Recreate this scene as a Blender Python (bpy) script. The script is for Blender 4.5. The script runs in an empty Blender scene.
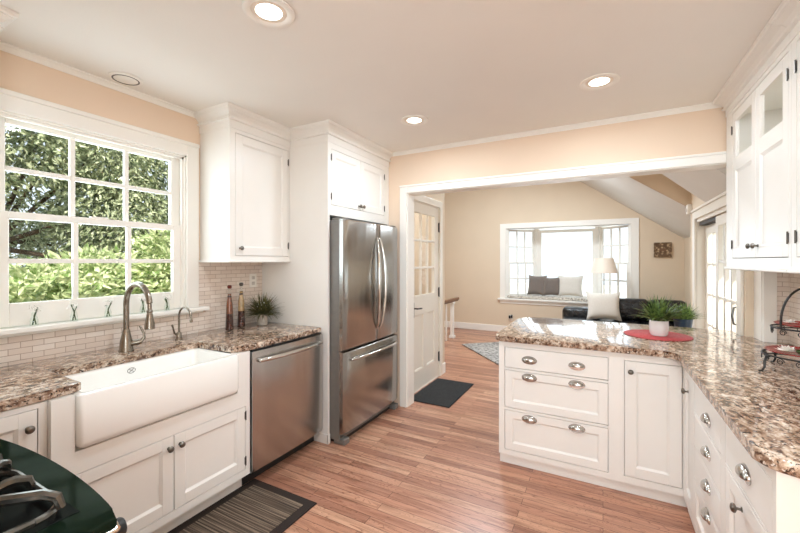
import bpy, bmesh, math, random
from mathutils import Vector, Matrix
random.seed(7)
sc = bpy.context.scene
COL = sc.collection
PI = math.pi

# ------------------------------------------------------------------ camera
F = 377.7
YAW = math.atan(203 / F)
cam_d = bpy.data.cameras.new('camera'); cam = bpy.data.objects.new('camera', cam_d); COL.objects.link(cam)
cam.location = (0, 0, 1.437); cam.rotation_euler = (PI / 2, 0, YAW)
cam_d.sensor_width = 36; cam_d.lens = F / 800 * 36; cam_d.shift_y = -5.7 / 800
cam_d.clip_start = 0.02
sc.camera = cam
SN, CS = math.sin(YAW), math.cos(YAW)

# ------------------------------------------------------------------ exposure, world, sun, big lights
sc.view_settings.view_transform = 'Standard'
sc.view_settings.look = 'None'
sc.view_settings.gamma = 1.0
sc.view_settings.exposure = -0.03
try: sc.view_settings.use_curve_mapping = False
except Exception: pass
sc.cycles.use_denoising = True
sc.cycles.max_bounces = 10
sc.cycles.diffuse_bounces = 6
sc.cycles.transparent_max_bounces = 16
sc.cycles.sample_clamp_indirect = 6.0
sc.cycles.caustics_reflective = False
sc.cycles.caustics_refractive = False

SKY = 1.35
SUN = 8.0
CAN = 10.5
FAR = 84.0
w = bpy.data.worlds.new('sky'); sc.world = w; w.use_nodes = True
nt = w.node_tree; nt.nodes.clear()
o_ = nt.nodes.new('ShaderNodeOutputWorld'); b_ = nt.nodes.new('ShaderNodeBackground')
tc = nt.nodes.new('ShaderNodeTexCoord'); sp = nt.nodes.new('ShaderNodeSeparateXYZ'); cr = nt.nodes.new('ShaderNodeValToRGB')
cr.color_ramp.elements[0].position = 0.0; cr.color_ramp.elements[0].color = (.86, .95, 1.0, 1)
cr.color_ramp.elements[1].position = 0.8; cr.color_ramp.elements[1].color = (.60, .80, 1.0, 1)
nt.links.new(tc.outputs['Generated'], sp.inputs[0]); nt.links.new(sp.outputs['Z'], cr.inputs[0])
nt.links.new(cr.outputs[0], b_.inputs['Color']); b_.inputs['Strength'].default_value = SKY
nt.links.new(b_.outputs[0], o_.inputs[0])

sd = bpy.data.lights.new('sun', 'SUN'); sd.energy = SUN; sd.angle = math.radians(1.5); sd.color = (1, .95, .86)
so = bpy.data.objects.new('sun', sd); COL.objects.link(so)
so.rotation_euler = Vector((.55, -.55, .72)).to_track_quat('Z', 'Y').to_euler()

def area(name, loc, size, power, d=(0, 0, -1), color=(.80, .91, 1), sy=None):
    l = bpy.data.lights.new(name, 'AREA'); l.energy = power; l.color = color
    if sy: l.shape = 'RECTANGLE'; l.size = size; l.size_y = sy
    else: l.shape = 'DISK'; l.size = size
    o = bpy.data.objects.new(name, l); COL.objects.link(o); o.location = loc
    o.rotation_euler = Vector(d).to_track_quat('-Z', 'Y').to_euler()
    return o
# daylight just outside the windows, plus fill lights at two added openings
area('daylight_kitchen_window', (-2.95, 1.16, 1.75), .9, 17, (1, 0, .4), (.78, .92, 1.0), 1.0)
area('fill_light_behind', (.1, -2.75, 1.5), 1.5, 78, (-.4, 1, .6), (.78, .91, 1), 1.3)  # fill light at a made-up window behind the camera
area('fill_light_right', (1.17, -1.25, 1.5), 1.0, 36, (-1, .35, .15), (.78, .91, 1), 1.15)  # fill light at a made-up side window, evens out the left run
area('daylight_bay_window', (-.64, 8.45, 1.45), 2.0, 16, (0, -1, .1), (.80, .92, 1), 1.2)
area('daylight_french_doors', (1.2, 4.3, 1.1), 1.4, 6, (-1, 0, .1), (.80, .92, 1), 1.7)
# unseen fill lights added to brighten vaulted room, hall and space behind camera
area('fill_light_vault', (-1.6, 5.6, 3.4), .5, FAR, (0, 0, -1))
area('fill_light_slope', (-.5, 6.0, 2.85), .4, 26, (0, 0, -1))
area('fill_light_hall', (-2.6, 4.0, 2.45), .25, 14, (0, 0, -1))
area('fill_light_overhead_behind', (.1, -1.4, 2.45), .3, 22, (0, 0, -1))

# ------------------------------------------------------------------ material helpers
def lin(r, g, b):
    f = lambda c: (c / 255 / 12.92) if c / 255 <= .04045 else ((c / 255 + .055) / 1.055) ** 2.4
    return (f(r), f(g), f(b), 1)
def nmat(name):
    m = bpy.data.materials.new(name); m.use_nodes = True
    nt = m.node_tree; p = nt.nodes['Principled BSDF']
    return m, nt, p
def N(nt, t, **kw):
    n = nt.nodes.new(t)
    for k, v in kw.items():
        if k in n.inputs: n.inputs[k].default_value = v
        else: setattr(n, k, v)
    return n
def L(nt, a, b): nt.links.new(a, b)
def coords(nt, scale=(1, 1, 1), order=None):
    t = N(nt, 'ShaderNodeTexCoord'); g = N(nt, 'ShaderNodeNewGeometry')
    src = g.outputs['Position']
    if order:
        s = N(nt, 'ShaderNodeSeparateXYZ'); c = N(nt, 'ShaderNodeCombineXYZ'); L(nt, src, s.inputs[0])
        for i, a in enumerate(order):
            if a: L(nt, s.outputs[a], c.inputs[i])
        src = c.outputs[0]
    m = N(nt, 'ShaderNodeMapping'); m.inputs['Scale'].default_value = scale
    L(nt, src, m.inputs['Vector'])
    return m.outputs[0]
def ramp(nt, fac, stops):
    r = N(nt, 'ShaderNodeValToRGB'); e = r.color_ramp.elements
    e[0].position, e[0].color = stops[0]; e[1].position, e[1].color = stops[-1]
    for p, c in stops[1:-1]:
        x = e.new(p); x.color = c
    L(nt, fac, r.inputs[0]); return r.outputs[0]
def mix(nt, fac, a, b, typ='MIX'):
    m = N(nt, 'ShaderNodeMixRGB', blend_type=typ)
    for v, i in ((fac, 0), (a, 1), (b, 2)):
        if hasattr(v, 'links'): L(nt, v, m.inputs[i])
        else: m.inputs[i].default_value = v
    return m.outputs[0]
def bump(nt, p, h, dist=.002, strength=.5):
    b = N(nt, 'ShaderNodeBump'); b.inputs['Distance'].default_value = dist; b.inputs['Strength'].default_value = strength
    L(nt, h, b.inputs['Height']); L(nt, b.outputs[0], p.inputs['Normal'])
def paint(name, c, rough=.5, var=.03, scale=6, bmp=0.0, metallic=0, coat=0):
    m, nt, p = nmat(name)
    n = N(nt, 'ShaderNodeTexNoise'); n.inputs['Scale'].default_value = 1; n.inputs['Detail'].default_value = 4
    L(nt, coords(nt, (scale,) * 3), n.inputs['Vector'])
    d = tuple(x * (1 - var) for x in c[:3]) + (1,); u = tuple(min(1, x * (1 + var)) for x in c[:3]) + (1,)
    L(nt, ramp(nt, n.outputs['Fac'], [(.3, d), (.7, u)]), p.inputs['Base Color'])
    p.inputs['Roughness'].default_value = rough; p.inputs['Metallic'].default_value = metallic
    if coat: p.inputs['Coat Weight'].default_value = coat; p.inputs['Coat Roughness'].default_value = .05
    if bmp:
        n2 = N(nt, 'ShaderNodeTexNoise'); n2.inputs['Scale'].default_value = 1; L(nt, coords(nt, (90,) * 3), n2.inputs['Vector'])
        bump(nt, p, n2.outputs['Fac'], bmp, .4)
    return m
def fabric(name, c, c2, scale=350, rough=.9, sheen=.15):
    m, nt, p = nmat(name)
    n = N(nt, 'ShaderNodeTexNoise'); n.inputs['Scale'].default_value = 1; n.inputs['Detail'].default_value = 3
    L(nt, coords(nt, (scale, scale, scale)), n.inputs['Vector'])
    L(nt, ramp(nt, n.outputs['Fac'], [(.35, c), (.65, c2)]), p.inputs['Base Color'])
    p.inputs['Roughness'].default_value = rough; p.inputs['Sheen Weight'].default_value = sheen
    bump(nt, p, n.outputs['Fac'], .002, .5)
    return m

M = {}
M['cab'] = paint('cabinet_paint', lin(240, 238, 233), .32, .01)
M['trim'] = paint('trim_paint', lin(242, 239, 232), .35, .01)
M['wall'] = paint('peach_wall', lin(233, 211, 188), .7, .015, 3, .0006)
M['beige'] = paint('beige_wall', lin(220, 202, 178), .75, .015, 3, .0006)
M['slope'] = paint('slope_paint', lin(224, 221, 214), .8, .015, 3, .0006)
M['ceil'] = paint('ceiling_paint', lin(236, 232, 225), .8, .015, 2, .0008)
M['door'] = paint('door_paint', lin(234, 228, 216), .4, .01)
M['sink'] = paint('fireclay', lin(248, 247, 243), .12, .004, 4, 0, 0, .5)
M['nickel'] = paint('brushed_nickel', (.50, .48, .45, 1), .22, .08, 60, 0, 1)
M['pewter'] = paint('dark_pewter', (.20, .18, .155, 1), .3, .1, 60, 0, 1)
M['bronze'] = paint('bronze_faucet', (.30, .265, .22, 1), .27, .1, 40, 0, 1)
M['iron'] = paint('black_iron', (.012, .011, .01, 1), .42, .3, 60, .0005)
M['hinge'] = paint('hinge_metal', (.15, .14, .13, 1), .35, .1, 60, 0, 1)
M['black'] = paint('black_plastic', (.012, .012, .012, 1), .4, .1)
M['rubber'] = paint('black_toe', (.02, .018, .016, 1), .6, .1)
M['white'] = paint('white_plastic', lin(240, 236, 228), .4, .01)
M['ceramic'] = paint('white_ceramic', lin(240, 240, 238), .25, .01)
M['galv'] = paint('galvanised_pot', lin(205, 200, 192), .4, .12, 60, .001, .4)
M['red'] = paint('red_glaze', lin(150, 22, 30), .25, .15, 20, 0, 0, .4)
M['oil'] = paint('amber_oil', lin(112, 66, 44), .15, .45, 45, 0, 0, .6)
M['khaki'] = paint('pale_oil', lin(168, 140, 98), .15, .2, 45, 0, 0, .6)
M['dregs'] = paint('dark_layer', lin(60, 26, 14), .2, .35, 60, 0, 0, .6)
M['cork'] = paint('cork_stopper', lin(92, 30, 20), .6, .2, 60)
M['petal'] = paint('white_petals', lin(244, 240, 232), .6, .03)
M['stem'] = paint('plant_stem', lin(60, 84, 40), .5, .2, 30)
M['bark'] = paint('bark', lin(90, 74, 58), .9, .3, 20, .004)
M['soil'] = paint('soil', lin(50, 36, 26), .95, .3, 60, .003)
M['blue'] = paint('dark_blue_pot', lin(22, 42, 60), .3, .1)
M['railwood'] = paint('rail_wood', lin(120, 84, 58), .4, .2, 12)
M['fern'] = paint('fern', lin(90, 110, 70), .8)
M['dark_panel'] = paint('grey_green_panel', lin(56, 64, 58), .8, .25, 9)  # made-up dark backing for the sliding door panes
M['outside_ground'] = paint('pale_paving', lin(214, 210, 200), .95, .1, 3, .004)
M['deck'] = paint('deck_boards', lin(150, 140, 125), .8, .15, 5)
M['candle'] = paint('lampshade_linen', lin(238, 226, 210), .8, .03, 60)

def mk_leaf(name, a, b, scale, rough=.45, trans=.25):
    m, nt, p = nmat(name)
    n = N(nt, 'ShaderNodeTexNoise'); n.inputs['Scale'].default_value = 1; n.inputs['Detail'].default_value = 3
    L(nt, coords(nt, (scale,) * 3), n.inputs['Vector'])
    L(nt, ramp(nt, n.outputs['Fac'], [(.35, a), (.65, b)]), p.inputs['Base Color'])
    p.inputs['Roughness'].default_value = rough
    t = N(nt, 'ShaderNodeBsdfTranslucent'); L(nt, p.inputs['Base Color'].links[0].from_socket, t.inputs[0])
    mx = N(nt, 'ShaderNodeMixShader'); mx.inputs[0].default_value = trans
    L(nt, p.outputs[0], mx.inputs[1]); L(nt, t.outputs[0], mx.inputs[2])
    L(nt, mx.outputs[0], nt.nodes['Material Output'].inputs[0])
    return m
M['grassy'] = mk_leaf('grassy_leaf', lin(40, 66, 30), lin(134, 158, 84), 50)
M['olive'] = mk_leaf('olive_leaf', lin(62, 66, 34), lin(128, 124, 78), 60)
M['shrub'] = mk_leaf('shrub_leaf', lin(120, 150, 80), lin(236, 240, 196), 14, .4, .35)
M['tree'] = mk_leaf('tree_leaf', lin(84, 102, 66), lin(222, 228, 190), 16, .4, .3)
M['darkleaf'] = mk_leaf('dark_leaf', lin(62, 78, 58), lin(128, 142, 118), 6, .5, .2)
M['pine'] = mk_leaf('pine_leaf', lin(64, 92, 76), lin(170, 194, 168), 7, .5, .2)

# granite
m, nt, p = nmat('granite'); M['granite'] = m
v = coords(nt, (1, 1, 1))
def nz(scale, detail=5, rough=.6, dist=0, vec=None):
    n = N(nt, 'ShaderNodeTexNoise'); n.inputs['Scale'].default_value = scale; n.inputs['Detail'].default_value = detail
    n.inputs['Roughness'].default_value = rough; n.inputs['Distortion'].default_value = dist
    L(nt, vec or v, n.inputs['Vector']); return n.outputs['Fac']
vs = coords(nt, (1.0, .62, 1.0))
base = ramp(nt, nz(38, 4, .62, .6, vs), [(.36, lin(84, 60, 48)), (.45, lin(158, 128, 106)), (.54, lin(204, 180, 158)), (.66, lin(236, 224, 208))])
dk = ramp(nt, nz(62, 5, .65, .7, vs), [(.38, (1, 1, 1, 1)), (.44, (0, 0, 0, 1))])
c1 = mix(nt, dk, base, lin(62, 40, 31))
dk2 = ramp(nt, nz(95, 3, .6, .4), [(.35, (1, 1, 1, 1)), (.40, (0, 0, 0, 1))])
c2 = mix(nt, dk2, c1, lin(30, 22, 22))
lt = ramp(nt, nz(80, 3, .5, .5), [(.60, (0, 0, 0, 1)), (.68, (1, 1, 1, 1))])
c3 = mix(nt, lt, c2, lin(244, 236, 224))
big = ramp(nt, nz(7, 3), [(.38, (.66, .60, .56, 1)), (.62, (1, 1, 1, 1))])
c4 = mix(nt, 1.0, c3, big, 'MULTIPLY')
L(nt, c4, p.inputs['Base Color']); p.inputs['Roughness'].default_value = .09
p.inputs['Specular IOR Level'].default_value = .55

# oak strip floor, boards running along X
m, nt, p = nmat('oak_floor'); M['floor'] = m
v = coords(nt, (1, 1, 1))
br = N(nt, 'ShaderNodeTexBrick'); br.offset = .37; br.offset_frequency = 2; br.squash = 1
br.inputs['Scale'].default_value = 1; br.inputs['Brick Width'].default_value = 1.15; br.inputs['Row Height'].default_value = .064
br.inputs['Mortar Size'].default_value = .0013; br.inputs['Mortar Smooth'].default_value = .1; br.inputs['Bias'].default_value = 0
br.inputs['Color1'].default_value = (0, 0, 0, 1); br.inputs['Color2'].default_value = (1, 1, 1, 1); br.inputs['Mortar'].default_value = (.5, .5, .5, 1)
L(nt, v, br.inputs['Vector'])
board = ramp(nt, br.outputs['Color'], [(0, lin(158, 110, 89)), (.35, lin(186, 134, 109)), (.7, lin(195, 146, 119)), (1, lin(206, 161, 133))])
# per-board shift of the grain
shift = N(nt, 'ShaderNodeVectorMath', operation='MULTIPLY_ADD'); L(nt, br.outputs['Color'], shift.inputs[0])
shift.inputs[1].default_value = (7, 13, 5); L(nt, v, shift.inputs[2])
mp = N(nt, 'ShaderNodeMapping'); mp.inputs['Scale'].default_value = (2.2, 26, 1); L(nt, shift.outputs[0], mp.inputs[0])
g1 = N(nt, 'ShaderNodeTexNoise'); g1.inputs['Scale'].default_value = 1; g1.inputs['Detail'].default_value = 6; g1.inputs['Distortion'].default_value = 1.2; L(nt, mp.outputs[0], g1.inputs['Vector'])
mp2 = N(nt, 'ShaderNodeMapping'); mp2.inputs['Scale'].default_value = (1.6, 13, 1); L(nt, shift.outputs[0], mp2.inputs[0])
g2 = N(nt, 'ShaderNodeTexNoise'); g2.inputs['Scale'].default_value = 1; g2.inputs['Detail'].default_value = 1; g2.inputs['Distortion'].default_value = .5; L(nt, mp2.outputs[0], g2.inputs['Vector'])
k = N(nt, 'ShaderNodeMath', operation='MULTIPLY'); k.inputs[1].default_value = 34; L(nt, g2.outputs['Fac'], k.inputs[0])
kf = N(nt, 'ShaderNodeMath', operation='FRACT'); L(nt, k.outputs[0], kf.inputs[0])
ring = ramp(nt, kf.outputs[0], [(0, (.42, .30, .25, 1)), (.2, (1, 1, 1, 1)), (1, (1, 1, 1, 1))])
gr = ramp(nt, g1.outputs['Fac'], [(.34, (.50, .40, .35, 1)), (.56, (1, 1, 1, 1))])
cc = mix(nt, .75, board, gr, 'MULTIPLY'); cc = mix(nt, .95, cc, ring, 'MULTIPLY')
cc = mix(nt, br.outputs['Fac'], cc, lin(70, 38, 24))
L(nt, cc, p.inputs['Base Color']); p.inputs['Roughness'].default_value = .3
bump(nt, p, g1.outputs['Fac'], .0006, .4)

# mosaic backsplash
def tile(name, order):
    m, nt, p = nmat(name)
    br = N(nt, 'ShaderNodeTexBrick'); br.offset = .5
    br.inputs['Scale'].default_value = 1; br.inputs['Brick Width'].default_value = .092; br.inputs['Row Height'].default_value = .031
    br.inputs['Mortar Size'].default_value = .0016; br.inputs['Mortar Smooth'].default_value = .2; br.inputs['Bias'].default_value = 0
    br.inputs['Color1'].default_value = lin(222, 207, 194); br.inputs['Color2'].default_value = lin(234, 223, 212); br.inputs['Mortar'].default_value = lin(176, 154, 136)
    L(nt, coords(nt, (1, 1, 1), order), br.inputs['Vector'])
    L(nt, br.outputs['Color'], p.inputs['Base Color']); p.inputs['Roughness'].default_value = .3
    inv = N(nt, 'ShaderNodeMath', operation='SUBTRACT'); inv.inputs[0].default_value = 1; L(nt, br.outputs['Fac'], inv.inputs[1])
    bump(nt, p, inv.outputs[0], .0015, .6)
    return m
M['tileY'] = tile('mosaic_tile', ('Y', 'Z', None)); M['tileX'] = tile('mosaic_tile_return', ('X', 'Z', None))

# stainless steel with vertical brushing
def steel(name, c=(.60, .57, .53, 1), rough=.24):
    m, nt, p = nmat(name)
    n = N(nt, 'ShaderNodeTexNoise'); n.inputs['Scale'].default_value = 1; n.inputs['Detail'].default_value = 3
    L(nt, coords(nt, (260, 260, 3)), n.inputs['Vector'])
    n2 = N(nt, 'ShaderNodeTexNoise'); n2.inputs['Scale'].default_value = 1; L(nt, coords(nt, (5, 5, .7)), n2.inputs['Vector'])
    L(nt, ramp(nt, n2.outputs['Fac'], [(.3, tuple(x * .82 for x in c[:3]) + (1,)), (.7, c)]), p.inputs['Base Color'])
    p.inputs['Metallic'].default_value = 1; p.inputs['Roughness'].default_value = rough
    bump(nt, p, n.outputs['Fac'], .0004, .25)
    b2 = N(nt, 'ShaderNodeBump'); b2.inputs['Distance'].default_value = .012; b2.inputs['Strength'].default_value = .35
    L(nt, n2.outputs['Fac'], b2.inputs['Height']); L(nt, p.inputs['Normal'].links[0].from_socket, b2.inputs['Normal']); L(nt, b2.outputs[0], p.inputs['Normal'])
    return m
M['steel'] = steel('stainless_steel', (.47, .455, .43, 1), .22); M['steel_dw'] = steel('dishwasher_steel', (.60, .59, .57, 1), .26); M['steel_hi'] = steel('polished_handle', (.72, .70, .66, 1), .15)
M['fridge_side'] = paint('grey_fridge_side', lin(128, 125, 120), .4, .05, 30, 0, .3)
def dark_gloss(name, c, g, r):
    m = bpy.data.materials.new(name); m.use_nodes = True; nt = m.node_tree; nt.nodes.clear()
    o = N(nt, 'ShaderNodeOutputMaterial'); d = N(nt, 'ShaderNodeBsdfDiffuse'); gl_ = N(nt, 'ShaderNodeBsdfGlossy'); mx = N(nt, 'ShaderNodeMixShader')
    n = N(nt, 'ShaderNodeTexNoise'); n.inputs['Scale'].default_value = 1; L(nt, coords(nt, (25,) * 3), n.inputs['Vector'])
    L(nt, ramp(nt, n.outputs['Fac'], [(.3, tuple(x * .7 for x in c[:3]) + (1,)), (.7, c)]), d.inputs[0])
    gl_.inputs['Roughness'].default_value = r; gl_.inputs['Color'].default_value = (.95, 1, .8, 1); mx.inputs[0].default_value = g
    L(nt, d.outputs[0], mx.inputs[1]); L(nt, gl_.outputs[0], mx.inputs[2]); L(nt, mx.outputs[0], o.inputs[0]); return m
M['enamel'] = dark_gloss('green_black_enamel', (.007, .014, .008, 1), .007, .08)
M['well'] = dark_gloss('matt_black_well', (.008, .008, .008, 1), .006, .3)
M['grate'] = paint('cast_grate', (.13, .12, .105, 1), .22, .3, 40, .001, .85)

def glass(name, tint=(1, 1, 1, 1), refl=.10, gloss=.02):
    m = bpy.data.materials.new(name); m.use_nodes = True; nt = m.node_tree; nt.nodes.clear()
    o = N(nt, 'ShaderNodeOutputMaterial'); t = N(nt, 'ShaderNodeBsdfTransparent'); t.inputs[0].default_value = tint
    g = N(nt, 'ShaderNodeBsdfGlossy'); g.inputs['Roughness'].default_value = gloss
    lw = N(nt, 'ShaderNodeLayerWeight'); lw.inputs[0].default_value = .5
    pw = N(nt, 'ShaderNodeMath', operation='POWER'); L(nt, lw.outputs['Facing'], pw.inputs[0]); pw.inputs[1].default_value = 3.5
    f = N(nt, 'ShaderNodeMath', operation='MULTIPLY_ADD'); L(nt, pw.outputs[0], f.inputs[0]); f.inputs[1].default_value = refl * 4; f.inputs[2].default_value = .01
    mx = N(nt, 'ShaderNodeMixShader'); L(nt, f.outputs[0], mx.inputs[0]); L(nt, t.outputs[0], mx.inputs[1]); L(nt, g.outputs[0], mx.inputs[2])
    L(nt, mx.outputs[0], o.inputs[0]); return m
M['glass'] = glass('window_glass', (1, 1, 1, 1), .02); M['vase'] = glass('vase_glass', (.97, .99, .98, 1), .14, .03)

def emit(name, c, s):
    m = bpy.data.materials.new(name); m.use_nodes = True; nt = m.node_tree
    p = nt.nodes['Principled BSDF']; p.inputs['Base Color'].default_value = c
    p.inputs['Emission Color'].default_value = c; p.inputs['Emission Strength'].default_value = s
    return m
M['bulb'] = emit('lit_bulb', (1, .93, .82, 1), 5)
m = emit('lit_shade', (.80, .70, .60, 1), .10); M['shade'] = m

# woven runner with ribs across
m, nt, p = nmat('runner_weave'); M['runner'] = m
wv = N(nt, 'ShaderNodeTexNoise'); wv.inputs['Scale'].default_value = 1; wv.inputs['Detail'].default_value = 2
L(nt, coords(nt, (1.6, 115, 1)), wv.inputs['Vector'])
wf = N(nt, 'ShaderNodeTexNoise'); wf.inputs['Scale'].default_value = 1; wf.inputs['Detail'].default_value = 2
L(nt, coords(nt, (180, 260, 1)), wf.inputs['Vector'])
cc = ramp(nt, wv.outputs['Fac'], [(.34, lin(46, 36, 30)), (.5, lin(98, 82, 68)), (.66, lin(150, 132, 112))])
cc = mix(nt, .6, cc, ramp(nt, wf.outputs['Fac'], [(.35, (.45, .42, .4, 1)), (.62, (1, 1, 1, 1))]), 'MULTIPLY')
L(nt, cc, p.inputs['Base Color']); p.inputs['Roughness'].default_value = .95
bump(nt, p, wf.outputs['Fac'], .003, .7)
M['runner_edge'] = fabric('runner_border', lin(30, 21, 16), lin(52, 38, 30), sheen=0)
M['mat'] = fabric('black_mat_fibre', lin(2, 2, 2), lin(40, 40, 40), 75, sheen=0)
M['rug'] = fabric('grey_shag', lin(92, 88, 86), lin(190, 186, 180), 28)
M['placemat'] = fabric('red_woven', lin(168, 44, 48), lin(206, 84, 84), 260)
M['greyfab'] = fabric('grey_pillow_fabric', lin(96, 86, 80), lin(138, 128, 120), 200)
M['whitefab'] = fabric('white_pillow_fabric', lin(206, 200, 190), lin(232, 227, 218), 200)
M['seatfab'] = fabric('seat_cushion_fabric', lin(140, 130, 120), lin(228, 220, 208), 45)
m, nt, p = nmat('black_leather'); M['leather'] = m
n = N(nt, 'ShaderNodeTexNoise'); n.inputs['Scale'].default_value = 1; n.inputs['Detail'].default_value = 4; L(nt, coords(nt, (14, 14, 14)), n.inputs['Vector'])
p.inputs['Base Color'].default_value = (.008, .008, .009, 1); p.inputs['Roughness'].default_value = .22
L(nt, ramp(nt, n.outputs['Fac'], [(.3, (.006, .006, .007, 1)), (.7, (.02, .02, .02, 1))]), p.inputs['Base Color'])
bump(nt, p, n.outputs['Fac'], .03, .7)
m, nt, p = nmat('carved_plaque'); M['plaque'] = m
n = N(nt, 'ShaderNodeTexVoronoi'); n.inputs['Scale'].default_value = 1; L(nt, coords(nt, (28, 28, 28)), n.inputs['Vector'])
L(nt, ramp(nt, n.outputs['Distance'], [(.15, lin(196, 168, 132)), (.6, lin(104, 78, 54))]), p.inputs['Base Color']); p.inputs['Roughness'].default_value = .7
bump(nt, p, n.outputs['Distance'], .01, .8)

# ------------------------------------------------------------------ geometry helpers
def fr(O, u, n):
    u, n = Vector(u), Vector(n); v = Vector((0, 0, 1))
    m = Matrix.Identity(4)
    for i in range(3): m[i][0] = u[i]; m[i][1] = v[i]; m[i][2] = n[i]; m[i][3] = O[i]
    return m
I4 = Matrix.Identity(4)
class MB:
    def __init__(s, M4=None): s.bm = bmesh.new(); s.M = M4 or I4
    def box(s, x0, x1, y0, y1, z0, z1, bev=0, seg=2):
        if x1 < x0: x0, x1 = x1, x0
        if y1 < y0: y0, y1 = y1, y0
        if z1 < z0: z0, z1 = z1, z0
        b = s.bm
        vs = [b.verts.new((x, y, z)) for x in (x0, x1) for y in (y0, y1) for z in (z0, z1)]
        fs = [b.faces.new([vs[i] for i in f]) for f in ((0, 1, 3, 2), (4, 6, 7, 5), (0, 4, 5, 1), (2, 3, 7, 6), (0, 2, 6, 4), (1, 5, 7, 3))]
        nv = vs
        if bev > 0:
            es = list({e for f in fs for e in f.edges})
            r = bmesh.ops.bevel(b, geom=es, offset=bev, segments=seg, affect='EDGES', profile=.5)
            nv = list(set(vs_ for vs_ in vs if vs_.is_valid) | set(r['verts']))
        for v in nv: v.co = s.M @ v.co
        return s
    def prism(s, pts, z0, z1, bev=0, seg=3):
        b = s.bm
        lo = [b.verts.new((x, y, z0)) for x, y in pts]; hi = [b.verts.new((x, y, z1)) for x, y in pts]
        fs = [b.faces.new(lo[::-1]), b.faces.new(hi)]
        k = len(pts)
        for i in range(k): fs.append(b.faces.new((lo[i], lo[(i + 1) % k], hi[(i + 1) % k], hi[i])))
        nv = lo + hi
        if bev > 0:
            es = [e for f in fs[:2] for e in f.edges]
            r = bmesh.ops.bevel(b, geom=es, offset=bev, segments=seg, affect='EDGES', profile=.5)
            nv = list(set(x for x in nv if x.is_valid) | set(r['verts']))
        for v in nv: v.co = s.M @ v.co
        return s
    def lathe(s, prof, seg=24, c=(0, 0, 0), cap=True):
        b = s.bm; rings = []
        for r, z in prof:
            rings.append([b.verts.new(s.M @ Vector((c[0] + max(r, 1e-5) * math.cos(2 * PI * i / seg), c[1] + max(r, 1e-5) * math.sin(2 * PI * i / seg), c[2] + z))) for i in range(seg)])
        for a, d in zip(rings, rings[1:]):
            for i in range(seg): b.faces.new((a[i], a[(i + 1) % seg], d[(i + 1) % seg], d[i]))
        if cap: b.faces.new(rings[0][::-1]); b.faces.new(rings[-1])
        return s
    def tube(s, pts, r, seg=10):
        b = s.bm; pts = [Vector(p) for p in pts]; k = len(pts)
        rs = r if isinstance(r, (list, tuple)) else [r] * k
        rings = []; ref = None
        for i, p in enumerate(pts):
            t = (pts[min(i + 1, k - 1)] - pts[max(i - 1, 0)]).normalized()
            if ref is None: ref = t.orthogonal().normalized()
            ref = (ref - t * ref.dot(t))
            ref = ref.normalized() if ref.length > 1e-6 else t.orthogonal().normalized()
            u = t.cross(ref)
            rings.append([b.verts.new(s.M @ (p + (ref * math.cos(2 * PI * j / seg) + u * math.sin(2 * PI * j / seg)) * rs[i])) for j in range(seg)])
        for a, d in zip(rings, rings[1:]):
            for j in range(seg): b.faces.new((a[j], a[(j + 1) % seg], d[(j + 1) % seg], d[j]))
        b.faces.new(rings[0][::-1]); b.faces.new(rings[-1])
        return s
    def extr(s, prof, a, b_, axis='u'):
        """profile (q, v) polygon swept along local x from a to b; prof points are (n, v)"""
        bm_ = s.bm
        A = [bm_.verts.new(s.M @ Vector((a, v, n))) for n, v in prof]; Bv = [bm_.verts.new(s.M @ Vector((b_, v, n))) for n, v in prof]
        k = len(prof)
        bm_.faces.new(A[::-1]); bm_.faces.new(Bv)
        for i in range(k): bm_.faces.new((A[i], A[(i + 1) % k], Bv[(i + 1) % k], Bv[i]))
        return s
    def poly(s, pts):
        s.bm.faces.new([s.bm.verts.new(s.M @ Vector(p)) for p in pts]); return s
    def build(s, name, mat, parent=None, smooth=False, fix=True):
        if fix: bmesh.ops.recalc_face_normals(s.bm, faces=s.bm.faces[:])
        me = bpy.data.meshes.new(name)
        if parent is not None:
            off = world_loc(parent)
            for v in s.bm.verts: v.co -= off
        s.bm.to_mesh(me); s.bm.free()
        mats = mat if isinstance(mat, list) else [mat]
        for q in mats: me.materials.append(M[q] if isinstance(q, str) else q)
        if smooth:
            for p_ in me.polygons: p_.use_smooth = True
            try: me.set_sharp_from_angle(angle=math.radians(40))
            except Exception: pass
        o = bpy.data.objects.new(name, me); COL.objects.link(o)
        if parent is not None: o.parent = parent
        return o
def world_loc(o):
    v = Vector((0, 0, 0))
    while o is not None: v = v + o.location; o = o.parent
    return v
def tag(o, label=None, cat=None, group=None, kind=None):
    if label: o['label'] = label
    if cat: o['category'] = cat
    if group: o['group'] = group
    if kind: o['kind'] = kind
    return o
def thing(name, loc, label, cat, group=None):
    o = bpy.data.objects.new(name, None); COL.objects.link(o); o.location = loc; o.empty_display_size = .05
    return tag(o, label, cat, group)
def struct(name, mb, mat, **kw): return tag(mb.build(name, mat, **kw), kind='structure')
def put(mesh_obj, name, parent, M4):
    """a copy of mesh_obj (built at origin) at world matrix M4 under parent"""
    o = bpy.data.objects.new(name, mesh_obj.data); COL.objects.link(o); o.parent = parent
    o.matrix_local = Matrix.Translation(-world_loc(parent)) @ M4
    return o
def copy_tree(o, parent=None):
    c = o.copy(); COL.objects.link(c)
    if parent is not None: c.parent = parent
    for ch in [x for x in bpy.data.objects if x.parent == o]: copy_tree(ch, c)
    return c

# camera geometry helpers: depth along a wall from a picture column (used for measured places)
def Yx(px, X):
    t = (px - 400) / F
    return X * (t * SN + CS) / (t * CS - SN)

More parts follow.
